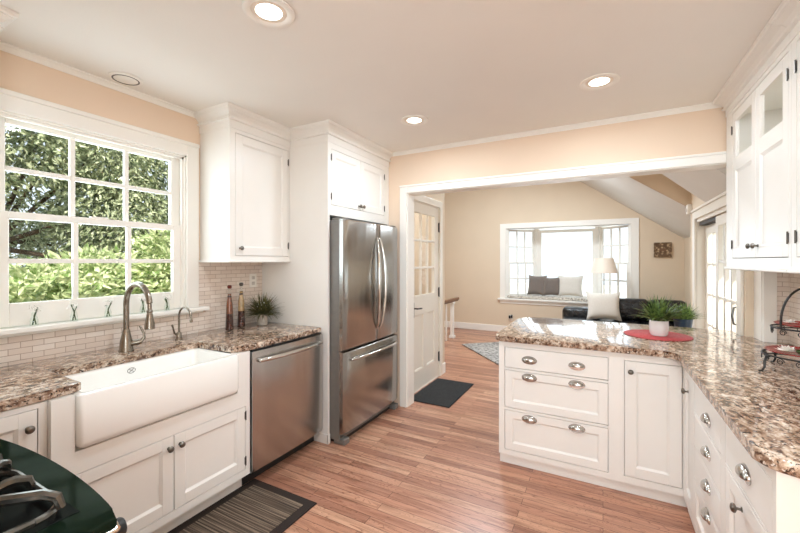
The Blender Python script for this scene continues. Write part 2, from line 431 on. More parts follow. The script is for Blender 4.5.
# proto hardware (meshes only, objects removed from scene after use)
PROTO = {}
def proto(name, mb, mat, smooth=True):
    o = mb.build(name, mat, None, smooth); COL.objects.unlink(o); PROTO[name] = o; return o
kb = MB(); kb.lathe([(.0085, 0), (.0085, .002), (.0045, .004), (.0045, .013), (.009, .016), (.0145, .019), (.0155, .024), (.0125, .029), (.006, .0315), (.001, .032)], 20)
proto('knob', kb, 'pewter')
def cup_mb():
    b = MB(); n1, n2 = 22, 8; a, h, pr_ = .046, .027, .024
    for k_, (s_, rev) in enumerate(((1.0, False), (.90, True))):
        g = []
        for i in range(n1 + 1):
            th = PI * i / n1; g.append([b.bm.verts.new((-a * s_ * math.cos(th), h * s_ * math.sin(th) ** .8 * math.cos(PI * .54 * j / n2), pr_ * s_ * math.sin(th) ** .8 * math.sin(PI * .54 * j / n2) + .001)) for j in range(n2 + 1)])
        for i in range(n1):
            for j in range(n2): b.bm.faces.new((g[i][j], g[i + 1][j], g[i + 1][j + 1], g[i][j + 1]))
    # flat back flange
    pts = [(.050 * math.cos(2 * PI * i / 28), .002 + .028 * math.sin(2 * PI * i / 28)) for i in range(28)]
    b.prism(pts, 0, .002)
    return b
proto('cup_pull', cup_mb(), 'nickel')
hb = MB(); hb.tube([(0, -.028, .004), (0, .028, .004)], .0036, 8); hb.lathe([(.004, 0), (.001, .006)], 8)
hb.box(-.007, .007, -.022, .022, -.001, .0015)
proto('hinge', hb, 'hinge')

def shaker(fm, u0, u1, v0, v1, rail=.056, th=.019, rec=.008, flat=False, glass_top=None):
    b = MB(fm)
    if flat:
        b.box(u0, u1, v0, v1, -th, 0, .0015, 1); return b
    b.box(u0, u0 + rail, v0, v1, -th, 0, .0012, 1); b.box(u1 - rail, u1, v0, v1, -th, 0, .0012, 1)
    b.box(u0 + rail, u1 - rail, v0, v0 + rail, -th, 0, .0012, 1); b.box(u0 + rail, u1 - rail, v1 - rail, v1, -th, 0, .0012, 1)
    regs = [(v0 + rail, v1 - rail)]
    if glass_top:
        ga, gb = glass_top   # solid lower panel up to ga, cross rail ga..gb, glass above
        b.box(u0 + rail, u1 - rail, ga, gb, -th, 0, .0012, 1); regs = [(v0 + rail, ga)]
    for (p0, p1) in regs:
        U0, U1 = u0 + rail, u1 - rail
        b.box(U0 - .004, U1 + .004, p0 - .004, p1 + .004, -th + .002, -rec - .003)
        s_ = .011   # sloped bead round the panel
        A = [(U0, p0), (U1, p0), (U1, p1), (U0, p1)]; Bq = [(U0 + s_, p0 + s_), (U1 - s_, p0 + s_), (U1 - s_, p1 - s_), (U0 + s_, p1 - s_)]
        for i in range(4):
            j = (i + 1) % 4
            b.poly([(A[i][0], A[i][1], -.002), (A[j][0], A[j][1], -.002), (Bq[j][0], Bq[j][1], -rec - .002), (Bq[i][0], Bq[i][1], -rec - .002)])
    return b
def faceframe(fm, u0, u1, v0, v1, holes, th=.019):
    us = sorted({u0, u1, *[h[0] for h in holes], *[h[1] for h in holes]}); vs = sorted({v0, v1, *[h[2] for h in holes], *[h[3] for h in holes]})
    b = MB(fm)
    inside = lambda u, v: any(h[0] < u < h[1] and h[2] < v < h[3] for h in holes)
    for v_a, v_b in zip(vs, vs[1:]):
        run = None
        for u_a, u_b in zip(us, us[1:]):
            solid = not inside((u_a + u_b) / 2, (v_a + v_b) / 2)
            if solid and run is None: run = u_a
            if not solid and run is not None: b.box(run, u_a, v_a, v_b, -th, 0); run = None
        if run is not None: b.box(run, us[-1], v_a, v_b, -th, 0)
    return b
G = .0036  # gap round inset fronts
def cabinet(name, loc, label, fm, u0, u1, v0, v1, depth, fronts, toe=None, group=None, cat='cabinet', extra_body=None):
    """fronts: dicts kind door/drawer, u0,u1,v0,v1, hw=[(type,u,v)], hinge side"""
    t = thing(name, loc, label, cat, group)
    holes = [(f['r'][0] - G, f['r'][1] + G, f['r'][2] - G, f['r'][3] + G) for f in fronts]
    b = faceframe(fm, u0, u1, v0, v1, holes)
    # carcass: sides, top, bottom, back
    for a in (u0, u1 - .018): b.box(a, a + .018, v0, v1, -depth, -.019)
    b.box(u0 + .018, u1 - .018, v0, v0 + .018, -depth, -.019); b.box(u0 + .018, u1 - .018, v1 - .018, v1, -depth, -.019)
    b.box(u0 + .018, u1 - .018, v0 + .018, v1 - .018, -depth, -depth + .01)
    b.box(u0 + .018, u1 - .018, v0 + .018, v1 - .018, -.032, -.026) if not any(f.get('glass') for f in fronts) else None
    if toe:
        t0, t1, tn = toe; b.box(u0, u1, t0, t1, -depth + .05, tn)
    if extra_body: extra_body(b)
    b.build('carcass', 'cab', t)
    for f in fronts:
        r = f['r']
        d = shaker(fm, *r, flat=f.get('flat', False), glass_top=f.get('glass'), rail=f.get('rail', .056)).build(f['k'], 'cab', t)
        if f.get('glass'):
            g = MB(fm); rl = f.get('rail', .056); g.box(r[0] + rl - .004, r[1] - rl + .004, f['glass'][1] - .004, r[3] - rl + .004, -.012, -.008); g.build('glass_pane', 'glass', d)
        for (ty, u, v) in f.get('hw', []):
            put(PROTO[ty], ty, d, fm @ Matrix.Translation((u, v, 0)))
        for (u, v) in f.get('hinges', []):
            put(PROTO['hinge'], 'hinge', d, fm @ Matrix.Translation((u, v, 0)))
    return t

# ================================================================== STRUCTURE
CEIL = 2.515
XL, XR = -2.63, 1.05
YP = 3.30
RX = -1.9; RZ = 3.99          # ridge of the vaulted room
def Sz(x): return 2.64 - .71 * x
struct('floor', MB().box(-5, 1.25, -2.7, 8.3, -.12, 0), 'floor')
struct('ceiling', MB().box(XL - .15, XR + .15, -2.7, YP + .05, CEIL, CEIL + .1), 'ceil')
W0, W1, WZ0, WZ1 = .668, 1.665, 1.10, 2.195
wl = MB(); T = .15
wl.box(XL - T, XL, -.45, W0, 0, CEIL + .05).box(XL - T, XL, W1, YP + .02, 0, CEIL + .05).box(XL - T, XL, W0, W1, 0, WZ0 - .03).box(XL - T, XL, W0, W1, WZ1, CEIL + .05)
struct('wall_left', wl, 'wall')
struct('wall_near', MB().box(XL - T, -.78, -.45, -.30, 0, CEIL + .05), 'wall')
struct('wall_near_side', MB().box(-.93, -.78, -2.7, -.45, 0, CEIL + .05), 'wall')
struct('wall_behind', MB().box(-.93, -.75, -2.7, -2.55, 0, CEIL + .05).box(.95, XR + T, -2.7, -2.55, 0, CEIL + .05).box(-.75, .95, -2.7, -2.55, 0, .85).box(-.75, .95, -2.7, -2.55, 2.15, CEIL + .05), 'wall')
struct('trim_added_window_behind', MB().box(-.83, -.74, -2.55, -2.53, .80, 2.2).box(.94, 1.03, -2.55, -2.53, .80, 2.2).box(-.83, 1.03, -2.55, -2.53, 2.12, 2.22).box(-.85, 1.04, -2.55, -2.49, .80, .85).box(.07, .12, -2.62, -2.58, .85, 2.15), 'trim')  # frame of the added window, its wall hole lets the fill in
struct('wall_right', MB().box(XR, XR + T, -2.7, -1.8, 0, CEIL + .05).box(XR, XR + T, -.70, YP + .14, 0, CEIL + .05).box(XR, XR + T, -1.8, -.70, 0, .85).box(XR, XR + T, -1.8, -.70, 2.15, CEIL + .05), 'wall')
struct('trim_added_window_right', MB().box(XR - .02, XR, -1.88, -1.79, .8, 2.2).box(XR - .02, XR, -.71, -.62, .8, 2.2).box(XR - .02, XR, -1.79, -.71, 2.13, 2.2).box(XR - .05, XR, -1.9, -.6, .8, .85).box(XR + .05, XR + .08, -1.27, -1.23, .85, 2.15), 'trim')  # frame of the added side window, opened for fill light
HZ = 2.105; OX0, OX1 = -1.70, .925
wp = MB()
wp.box(XL - T, OX0 - .0, YP, YP + .14, 0, CEIL + .1).box(OX0, OX1, YP, YP + .14, HZ, CEIL + .1).box(OX1, XR + T, YP, YP + .14, 0, CEIL + .1)
struct('wall_partition', wp, 'wall')
struct('wall_gable', MB().box(-5, 1.3, YP + .06, YP + .139, CEIL + .1, 4.1), 'beige')
# jamb liner + casing of the opening
oj = MB()
oj.box(OX0, OX0 + .012, YP, YP + .14, 0, HZ).box(OX1 - .012, OX1, YP, YP + .14, 0, HZ).box(OX0, OX1, YP, YP + .14, HZ - .012, HZ)
struct('trim_opening_jamb', oj, 'trim')
oc = MB()
for (a, b_, c, d) in ((OX0 - .068, OX0 + .006, 0, HZ + .068), (OX1 - .006, OX1 + .06, 0, HZ + .068), (OX0 + .006, OX1 - .006, HZ - .006, HZ + .068)):
    oc.box(a, b_, YP - .018, YP, c, d, .003, 1)
oc.box(OX0 - .068, OX1 + .06, YP - .026, YP - .01, HZ + .052, HZ + .07, .003, 1)
struct('trim_opening_casing', oc, 'trim')
# far room
YB = 7.7
struct('wall_far_right', MB().box(.87, 1.0, YP + .14, 3.56, 0, 3.3).box(.87, 1.0, 5.0, 5.30, 0, 3.3).box(.87, 1.0, 3.56, 5.0, 1.88, 3.3), 'beige')
struct('wall_far_right_end', MB().box(1.18, 1.3, 5.18, YB + .15, 0, 3.0).box(.99, 1.18, 5.18, 5.30, 0, 3.3), 'beige')
struct('wall_added_dark_panel', MB().box(1.0, 1.32, 5.155, 5.179, -.1, 3.2), 'dark_panel')  # dark panel added to hide the sunlit wall and grey the door panes
BX0, BX1, BZ0, BZ1 = -1.735, .447, .70, 2.085
wb = MB(); wb.box(-5, BX0, YB, YB + .15, 0, 4.2).box(BX1, 1.3, YB, YB + .15, 0, 4.2).box(BX0, BX1, YB, YB + .15, 0, BZ0 - .05).box(BX0, BX1, YB, YB + .15, BZ1, 4.2)
struct('wall_back', wb, 'beige')
struct('wall_far_left', MB().box(-4.35, -4.2, 3.4, YB + .15, 0, 3.2), 'beige')
struct('wall_hall_return', MB().box(-4.3, -1.80, 4.46, 4.56, 0, 4.0), 'beige')
DY0, DY1, DZ = 3.555, 4.385, 2.10
struct('wall_hall_side', MB().box(-1.92, -1.80, YP + .14, DY0, 0, 4.0).box(-1.92, -1.80, DY1, 4.46, 0, 4.0).box(-1.92, -1.80, DY0, DY1, DZ, 4.0), 'beige')
struct('wall_hall_back', MB().box(-3.3, -3.2, YP + .14, 4.46, 0, 2.6), 'beige')
struct('ceiling_hall', MB().box(-3.3, -1.9, YP + .10, 4.5, 2.5, 2.6), 'ceil')
def slope(y0, y1, xa, xb, th=.08, f=Sz):
    b = MB(); pts = [(xa, f(xa)), (xb, f(xb)), (xb, f(xb) + th), (xa, f(xa) + th)]
    A = [(x, y0, z) for x, z in pts]; Bq = [(x, y1, z) for x, z in pts]
    vs = [b.bm.verts.new(p) for p in A + Bq]
    for f in ((0, 1, 2, 3), (7, 6, 5, 4), (0, 4, 5, 1), (1, 5, 6, 2), (2, 6, 7, 3), (3, 7, 4, 0)): b.bm.faces.new([vs[i] for i in f])
    return b
struct('ceiling_slope_far', slope(5.30, YB + .1, RX, 1.3), 'slope')
struct('ceiling_slope_near', slope(YP + .14, 4.43, RX, 1.2, .08, lambda x: 2.295 - .90 * (x - .486)), 'slope')
struct('ceiling_slope_middle', slope(4.41, 5.30, RX, -.79), 'slope')
struct('ceiling_dormer', MB().box(-.79, 1.1, 4.41, 5.30, 3.2, 3.28), 'slope')
for nm, y in (('wall_dormer_cheek_far', 5.29), ('wall_dormer_cheek_near', 4.385)):
    b = MB(); nearf = lambda x: 2.325 - .90 * (x - .486); ff_ = nearf if y < 5 else Sz; A = [(-.45, ff_(-.45)), (1.1, ff_(1.1)), (1.1, 3.25), (-.45, 3.25)] if y < 5 else [(-.80, Sz(-.80)), (1.1, Sz(1.1)), (1.1, 3.25), (-.80, 3.25)]
    vs = [b.bm.verts.new((x, yy, z)) for yy in (y, y + .03) for x, z in A]
    for f in ((0, 1, 2, 3), (7, 6, 5, 4), (0, 4, 5, 1), (1, 5, 6, 2), (2, 6, 7, 3), (3, 7, 4, 0)): b.bm.faces.new([vs[i] for i in f])
    struct(nm, b, 'beige')
b = MB(); vs = [b.bm.verts.new(p) for y in (YP + .1, YB + .1) for p in ((-4.3, y, 2.29), (RX, y, RZ), (RX, y, RZ + .08), (-4.3, y, 2.37))]
for f in ((0, 1, 2, 3), (7, 6, 5, 4), (0, 4, 5, 1), (1, 5, 6, 2), (2, 6, 7, 3), (3, 7, 4, 0)): b.bm.faces.new([vs[i] for i in f])
struct('ceiling_slope_left', b, 'slope')

# crown trim
def crown(name, fm, a, b_, zt=CEIL, h=.034, d=.03):
    struct(name, MB(fm).extr([(0, zt - h), (.006, zt - h), (.010, zt - h + .010), (d * .6, zt - .014), (d, zt - .008), (d, zt), (0, zt)], a, b_), 'trim')
crown('trim_crown_left', fr((XL, 0, 0), (0, 1, 0), (1, 0, 0)), .63, 1.74)
crown('trim_crown_partition', fr((0, YP, 0), (1, 0, 0), (0, -1, 0)), -1.86, .76)
# baseboards
struct('baseboard_back', MB().box(-4.2, BX0 + .3, YB - .016, YB, 0, .13, .004, 1).box(-1.5, 1.18, YB - .016, YB, 0, .13, .004, 1), 'trim')
struct('baseboard_far_right', MB().box(.854, .87, 5.09, 5.30, 0, .13, .003, 1), 'trim')
struct('baseboard_hall', MB().box(-1.80, -1.785, 4.47, 4.56, 0, .13, .003, 1), 'trim')

# ---------------------------------------------------------------- kitchen window
wn = thing('window_1', (XL, 1.16, WZ0), None, None); wn['kind'] = 'structure'
fm = fr((XL, 0, 0), (0, 1, 0), (1, 0, 0))
b = MB(fm)
b.box(W0 - .047, W0 + .005, WZ0 - .0, 2.285, 0, .018, .003, 1).box(W1 - .008, 1.744, WZ0, 2.285, 0, .018, .003, 1).box(W0 + .005, W1 - .008, WZ1 - .008, 2.285, 0, .018, .003, 1)
b.box(W0 - .047, 1.744, 2.262, 2.288, .004, .028, .003, 1)
b.build('casing', 'trim', wn)
b = MB(fm)
b.box(W0, W0 + .018, WZ0 - .02, WZ1, -T, 0).box(W1 - .018, W1, WZ0 - .02, WZ1, -T, 0).box(W0, W1, WZ1 - .018, WZ1, -T, 0).box(W0, W1, WZ0 - .03, WZ0 - .005, -T, 0)
b.box(W0 + .018, W0 + .030, WZ0, WZ1, -.028, -.014).box(W1 - .032, W1 - .018, WZ0, WZ1, -.028, -.014).box(W0, W1, WZ1 - .034, WZ1 - .018, -.028, -.014)
b.build('jamb', 'trim', wn)
b = MB(fm); b.box(W0 - .047, 1.80, WZ0 - .028, WZ0, 0, .062, .006, 2); b.box(W0 - .045, 1.775, WZ0 - .044, WZ0 - .028, 0, .02)
b.build('window_sill', 'trim', wn)
def sash(fm, u0, u1, v0, v1, n0, n1, cols, rows, par, name='sash', st=.036, top=.036, bot=.05, mun=.017, mat='trim'):
    b = MB(fm)
    b.box(u0, u0 + st, v0, v1, n0, n1, .003, 1).box(u1 - st, u1, v0, v1, n0, n1, .003, 1).box(u0 + st, u1 - st, v0, v0 + bot, n0, n1, .003, 1).box(u0 + st, u1 - st, v1 - top, v1, n0, n1, .003, 1)
    U0, U1, V0, V1 = u0 + st, u1 - st, v0 + bot, v1 - top
    for i in range(1, cols):
        x = U0 + (U1 - U0) * i / cols; b.box(x - mun / 2, x + mun / 2, V0, V1, n0 + .006, n1 - .004, .002, 1)
    for i in range(1, rows):
        y = V0 + (V1 - V0) * i / rows; b.box(U0, U1, y - mun / 2, y + mun / 2, n0 + .007, n1 - .005, .002, 1)
    s_ = b.build(name, mat, par)
    nm = (n0 + n1) / 2
    MB(fm).box(U0 - .005, U1 + .005, V0 - .005, V1 + .005, nm - .002, nm + .002).build('pane', 'glass', s_)
    return s_
sash(fm, W0 + .018, W1 - .018, 1.655, WZ1 - .018, -.095, -.062, 3, 2, wn, st=.060, bot=.030, mun=.025)
lo = sash(fm, W0 + .0185, W1 - .0185, WZ0 + .001, 1.690, -.060, -.028, 3, 2, wn, st=.064, bot=.118, top=.038, mun=.025)
MB(fm).box(1.10, 1.19, 1.690, 1.700, -.055, -.030, .002, 1).build('sash_lock', 'white', lo)

# backsplash (tiled wall area)
bs = MB(); bs.box(XL, XL + .008, .30, 2.335, .912, WZ0 - .046).box(XL, XL + .008, 1.80, 2.335, WZ0 - .046, 1.43)
bs.box(XL, XL + .008, 1.746, 1.80, WZ0, 1.43)
struct('trim_backsplash_left', bs, 'tileY')
bs = MB(); bs.box(XR - .008, XR, 1.36, YP, .913, 1.40)
struct('trim_backsplash_right', bs, 'tileY')
struct('trim_backsplash_return', MB().box(OX1 + .06, XR - .008, YP - .008, YP, .913, 1.40), 'tileX')

# ---------------------------------------------------------------- bay window
bw = thing('window_2', (-.64, YB, BZ0), None, None); bw['kind'] = 'structure'
fb = fr((0, YB, 0), (1, 0, 0), (0, -1, 0))
b = MB(fb)
b.box(-1.835, BX0 + .005, BZ0 - .03, 2.18, 0, .02, .003, 1).box(BX1 - .005, .547, BZ0 - .03, 2.18, 0, .02, .003, 1).box(BX0, BX1, BZ1 - .005, 2.18, 0, .02, .003, 1)
b.build('casing', 'trim', bw)
b = MB(fb); b.box(-1.875, .587, BZ0 - .045, BZ0 - .012, -.02, .06, .006, 2).box(-1.835, .547, BZ0 - .115, BZ0 - .045, 0, .018, .003, 1)
b.build('window_sill', 'trim', bw)
BD = .52
P = [(BX0, YB), (-1.20, YB + BD), (-.09, YB + BD), (BX1, YB)]
sh = MB(); sh.prism([(BX0 - .05, YB + .001), (BX1 + .05, YB + .001), (-.02, YB + BD + .1), (-1.27, YB + BD + .1)], BZ0 - .10, BZ0 - .012)
sh.prism([(BX0 - .05, YB + .001), (BX1 + .05, YB + .001), (-.02, YB + BD + .1), (-1.27, YB + BD + .1)], BZ1, BZ1 + .06)
sh.box(BX0 - .02, BX0, YB, YB + .15, BZ0, BZ1).box(BX1, BX1 + .02, YB, YB + .15, BZ0, BZ1)
for x in (-1.20, -.09): sh.box(x - .045, x + .045, YB + BD - .03, YB + BD + .05, BZ0 - .02, BZ1)
sh.build('bay_frame', 'trim', bw)
fc = fr((0, YB + BD, 0), (1, 0, 0), (0, -1, 0))
sash(fc, -1.155, -.135, BZ0, BZ1 - .02, -.03, .01, 1, 1, bw, 'picture_sash', st=.045, top=.06, bot=.05)
for (p0, p1) in ((P[0], P[1]), (P[2], P[3])):
    u = Vector((p1[0] - p0[0], p1[1] - p0[1], 0)); ln = u.length; u.normalize(); n = Vector((u.y, -u.x, 0))
    ff = fr((p0[0], p0[1], 0), u, n)
    midz = (BZ0 + BZ1) / 2
    sash(ff, .06, ln - .05, midz - .015, BZ1 - .01, -.045, -.012, 3, 2, bw, st=.045, top=.045, bot=.03, mun=.028)
    sash(ff, .06, ln - .05, BZ0, midz + .02, -.010, .022, 3, 2, bw, st=.045, top=.03, bot=.07, mun=.028)
    b = MB(ff); b.box(.0, .06, BZ0, BZ1, -.05, .02).box(ln - .05, ln, BZ0, BZ1, -.05, .02)
    b.build('mullion_post', 'trim', bw)

# ---------------------------------------------------------------- panelled door with nine lights
dr = thing('door_1', (-1.80, DY0, 0), None, None); dr['kind'] = 'structure'
fd = fr((-1.80, 0, 0), (0, 1, 0), (1, 0, 0))
b = MB(fd)
D0, D1 = DY0 + .016, DY1 - .016
gy0, gy1, gz0, gz1 = D0 + .12, D1 - .12, 1.05, 1.975
b.box(D0, gy0, .01, DZ - .016, -.045, -.005, .002, 1).box(gy1, D1, .01, DZ - .016, -.045, -.005, .002, 1)
b.box(gy0, gy1, gz1, DZ - .016, -.045, -.005).box(gy0, gy1, .84, gz0, -.045, -.005).box(gy0, gy1, .01, .22, -.045, -.005)
mc = (gy0 + gy1) / 2; b.box(mc - .05, mc + .05, .22, .84, -.045, -.005)
for (a, c) in ((gy0, mc - .05), (mc + .05, gy1)):
    b.box(a, c, .22, .84, -.035, -.018)
    for i, (q0, q1, z0, z1) in enumerate(((a, a + .014, .22, .84), (c - .014, c, .22, .84), (a, c, .22, .234), (a, c, .826, .84))): b.box(q0, q1, z0, z1, -.02, -.009, .003, 1)
for i in (1, 2): x = gy0 + (gy1 - gy0) * i / 3; b.box(x - .012, x + .012, gz0, gz1, -.038, -.010, .003, 1)
for i in (1, 2): z = gz0 + (gz1 - gz0) * i / 3; b.box(gy0, gy1, z - .012, z + .012, -.037, -.011, .003, 1)
leaf = b.build('door_leaf', 'door', dr)
MB(fd).box(gy0, gy1, gz0, gz1, -.026, -.022).build('door_glass', 'glass', leaf)
hd = MB(fd); hd.box(D0 + .075, D0 + .105, .82, .98, -.006, .001, .002, 1).tube([(D0 + .09, .92, 0), (D0 + .09, .92, .05), (D0 + .11, .92, .055), (D0 + .19, .915, .05)], .008, 8)
tag(hd.build('door_handle', 'iron', leaf, True), 'black lever handle')
for z in (1.85, 1.05, .25):
    h = MB(fd); h.box(D1 - .012, D1 + .010, z - .055, z + .055, -.006, .004).tube([(D1 + .001, z - .06, .004), (D1 + .001, z + .06, .004)], .006, 8); h.build('hinge', 'iron', leaf)
b = MB(fd); b.box(DY0 - .07, DY0 + .006, 0, DZ + .075, 0, .018, .003, 1).box(DY1 - .006, DY1 + .07, 0, DZ + .075, 0, .018, .003, 1).box(DY0, DY1, DZ - .006, DZ + .075, 0, .018, .003, 1)
b.box(DY0, DY0 + .014, 0, DZ, -.10, 0).box(DY1 - .014, DY1, 0, DZ, -.10, 0).box(DY0, DY1, DZ - .014, DZ, -.10, 0).box(DY0, DY1, 0, .01, -.10, 0)
b.build('door_casing', 'door', dr)

# ---------------------------------------------------------------- sliding french doors
fd2 = thing('door_2', (.87, 3.56, 0), None, None); fd2['kind'] = 'structure'
fF = fr((.87, 0, 0), (0, 1, 0), (-1, 0, 0))
b = MB(fF)
b.box(3.56 - .09, 3.565, 0, 1.965, 0, .02, .003, 1).box(4.995, 5.09, 0, 1.965, 0, .02, .003, 1).box(3.56, 5.0, 1.875, 1.965, 0, .02, .003, 1).box(3.46, 5.10, 1.955, 1.978, 0, .035, .003, 1)
b.box(3.56, 3.58, 0, 1.88, -.13, 0).box(4.98, 5.0, 0, 1.88, -.13, 0).box(3.56, 5.0, 1.84, 1.88, -.13, 0).box(3.56, 5.0, 0, .012, -.13, 0)
b.build('door_casing', 'door', fd2)
s1 = sash(fF, 4.24, 4.98, .014, 1.80, -.105, -.070, 3, 5, fd2, 'sliding_panel', st=.085, top=.09, bot=.16, mun=.022, mat='door')
s2 = sash(fF, 3.58, 4.32, .014, 1.835, -.055, -.018, 3, 5, fd2, 'sliding_panel', st=.085, top=.09, bot=.16, mun=.022, mat='door')
h = MB(fF); h.box(3.61, 3.635, .93, 1.13, -.02, -.012, .002, 1).tube([(3.622, .96, -.015), (3.622, .97, .02), (3.622, 1.03, .028), (3.622, 1.09, .02), (3.622, 1.10, -.015)], .007, 8)
tag(h.build('door_handle', 'hinge', s2, True), 'dark metal pull handle')
MB(fF).box(4.33, 4.98, 1.805, 1.838, -.10, -.02).build('track_slot', 'rubber', fd2)

# ================================================================== LEFT RUN
FX = fr((-1.95, 0, 0), (0, 1, 0), (1, 0, 0))
cabinet('sink_base_cabinet', (-2.25, 1.16, 0), 'white two-door base cabinet under the farmhouse sink', FX, .672, 1.640, .105, .634, .655,
    [dict(k='door', r=(.715, 1.163, .150, .535), hw=[('knob', 1.137, .480)], hinges=[(.712, .20), (.712, .48)]),
     dict(k='door', r=(1.168, 1.604, .150, .535), hw=[('knob', 1.196, .480)], hinges=[(1.607, .20), (1.607, .48)])],
    toe=(0, .105, -.075), extra_body=lambda b: (b.box(.672, .750, .634, .872, -.06, 0), b.box(1.549, 1.640, .634, .872, -.06, 0)))
F2 = fr((-1.982, 0, 0), (0, 1, 0), (1, 0, 0))
cabinet('base_cabinet', (-2.3, .35, 0), 'white base cabinet under the granite beside the range, one knob in view', F2, .06, .671, .105, .870, .62,
    [dict(k='door', r=(.12, .640, .150, .846), hw=[('knob', .612, .780)], hinges=[(.117, .25), (.117, .70)])], toe=(0, .105, -.075))

# granite worktop, left (L-shaped round the sink)
z0, z1 = .874, .912
gl = MB()
SY0, SY1, SXB, SXF = .752, 1.547, -2.335, -1.925
gl.prism([(XL, -.28), (-1.63, -.28), (-1.63, .36), (-1.975, .38), (-1.975, .74), (-1.985, .775), (-2.0, .790), (SXB + .01, .790), (SXB + .01, SY1 - .004), (-1.995, SY1 - .004), (-1.985, 1.575), (-1.955, 1.61), (-1.945, 1.66), (-1.955, 2.28), (-1.965, 2.335), (XL, 2.335)], z0, z1, .007)
tag(gl.build('granite_countertop', 'granite', None, True), 'speckled brown granite worktop around the white sink below the window', 'countertop')

# farmhouse sink
sk = MB()
def rr(x0, x1, y0, y1, r, n=5):
    pts = []
    for cx, cy, a in ((x1 - r, y1 - r, 0), (x0 + r, y1 - r, 90), (x0 + r, y0 + r, 180), (x1 - r, y0 + r, 270)):
        for i in range(n + 1): t = math.radians(a + 90 * i / n); pts.append((cx + r * math.cos(t), cy + r * math.sin(t)))
    return pts
def loop(b, pts, z): return [b.bm.verts.new((x, y, z)) for x, y in pts]
def bridge(b, A, Bq):
    k = len(A)
    for i in range(k): b.bm.faces.new((A[i], A[(i + 1) % k], Bq[(i + 1) % k], Bq[i]))
ZT, ZB = .8735, .636
o1 = rr(SXB, SXF, SY0, SY1, .022)
lp = []
for (dz, inn) in ((ZB, .036), (ZB + .003, .022), (ZB + .010, .010), (ZB + .020, .003), (ZB + .034, 0), (ZT - .012, 0), (ZT - .003, .004), (ZT, .012)):
    lp.append(loop(sk, rr(SXB + inn, SXF - inn, SY0 + inn, SY1 - inn, .022), dz))
ins = []
for (z, inn, r) in ((ZT, .028, .03), (ZT - .004, .036, .03), (ZT - .02, .040, .035), (ZB + .07, .046, .045), (ZB + .035, .075, .05), (ZB + .030, .12, .05)):
    ins.append(loop(sk, rr(SXB + inn, SXF - inn, SY0 + inn, SY1 - inn, r), z))
allp = lp + ins
sk.bm.faces.new(allp[0][::-1])
for a, c in zip(allp, allp[1:]): bridge(sk, a, c)
sk.bm.faces.new(allp[-1])
st = thing('farmhouse_sink', (-2.1, 1.136, .652), 'white fireclay apron-front farmhouse sink set in the granite', 'sink')
sk.build('basin', 'sink', st, True)
# small round maker's emblem on the back wall of the basin
fe = fr((SXB + .0415, 1.135, .832), (0, 1, 0), (1, 0, 0))
eb = MB(fe)
for i in range(12):
    a = 2 * PI * i / 12; a2 = 2 * PI * (i + 1) / 12
    eb.tube([(.020 * math.cos(a), .015 * math.sin(a), .0005), (.020 * math.cos(a2), .015 * math.sin(a2), .0005)], .0012, 6)
for a in (45, 135): t = math.radians(a); eb.tube([(-.016 * math.cos(t), -.012 * math.sin(t), .0005), (.016 * math.cos(t), .012 * math.sin(t), .0005)], .0014, 6)
tag(eb.build('emblem', 'pewter', st), 'small dark crest on the basin wall')
dn = MB(); dn.lathe([(.045, .6825), (.045, .686), (.03, .686), (.028, .6835)], 24, (-2.12, 1.136, 0)); dn.build('drain', 'nickel', st, True)

# faucet
def arc(c, r, a0, a1, n, ax=(1, 0, 0)):
    ax = Vector(ax); c = Vector(c)
    return [c + ax * (r * math.cos(math.radians(a0 + (a1 - a0) * i / n))) + Vector((0, 0, r * math.sin(math.radians(a0 + (a1 - a0) * i / n)))) for i in range(n + 1)]
ft = thing('kitchen_faucet', (-2.44, 1.18, .912), 'tall bronze gooseneck kitchen faucet with pull-down spray head', 'faucet')
b = MB(); b.lathe([(.038, .9121), (.038, .918), (.034, .926), (.031, .97), (.024, 1.0), (.018, 1.035), (.016, 1.04)], 24, (-2.44, 1.18, 0))
b.build('body', 'bronze', ft, True)
b = MB(); b.tube([(-2.44, 1.18, 1.02), (-2.44, 1.18, 1.19)] + arc((-2.32, 1.18, 1.185), .12, 180, 8, 18), .0150, 14)
b.build('spout', 'bronze', ft, True)
b = MB(); b.lathe([(.023, 0), (.026, .004), (.024, .03), (.0155, .08), (.013, .09), (.0155, .095), (.0145, .105), (.011, .11)], 20, (-2.200, 1.18, 1.060))
b.tube([(-2.200, 1.18, 1.16), (-2.201, 1.18, 1.200)], .011, 12); b.build('spray_head', 'bronze', ft, True)
b = MB(); b.tube([(-2.43, 1.19, .955), (-2.405, 1.225, .960), (-2.395, 1.24, .966)], [.016, .018, .014], 12)
b.tube([(-2.398, 1.238, .965), (-2.39, 1.252, .985), (-2.392, 1.250, 1.01), (-2.405, 1.240, 1.045), (-2.41, 1.235, 1.052)], [.010, .008, .0065, .006, .004], 10)
b.build('handle', 'bronze', ft, True)
ht = thing('water_dispenser_tap', (-2.49, 1.52, .912), 'small bronze filtered-water tap with thin curved spout', 'faucet')
b = MB(); b.lathe([(.022, .9121), (.022, .917), (.017, .922), (.0165, .955), (.012, .962), (.005, .965)], 20, (-2.49, 1.52, 0)); b.build('body', 'bronze', ht, True)
b = MB(); b.tube([(-2.49, 1.52, .955), (-2.49, 1.52, 1.06)] + arc((-2.425, 1.52, 1.065), .065, 180, 5, 14) + [(-2.358, 1.52, 1.055)], .0062, 10)
b.lathe([(.006, 0), (.009, .003), (.009, .018), (.005, .022)], 14, (-2.358, 1.52, 1.035)); b.build('spout', 'bronze', ht, True)
b = MB(); b.tube([(-2.49, 1.505, .945), (-2.49, 1.490, .96), (-2.485, 1.478, .995), (-2.485, 1.470, 1.018)], [.007, .006, .005, .006], 8); b.build('lever', 'bronze', ht, True)

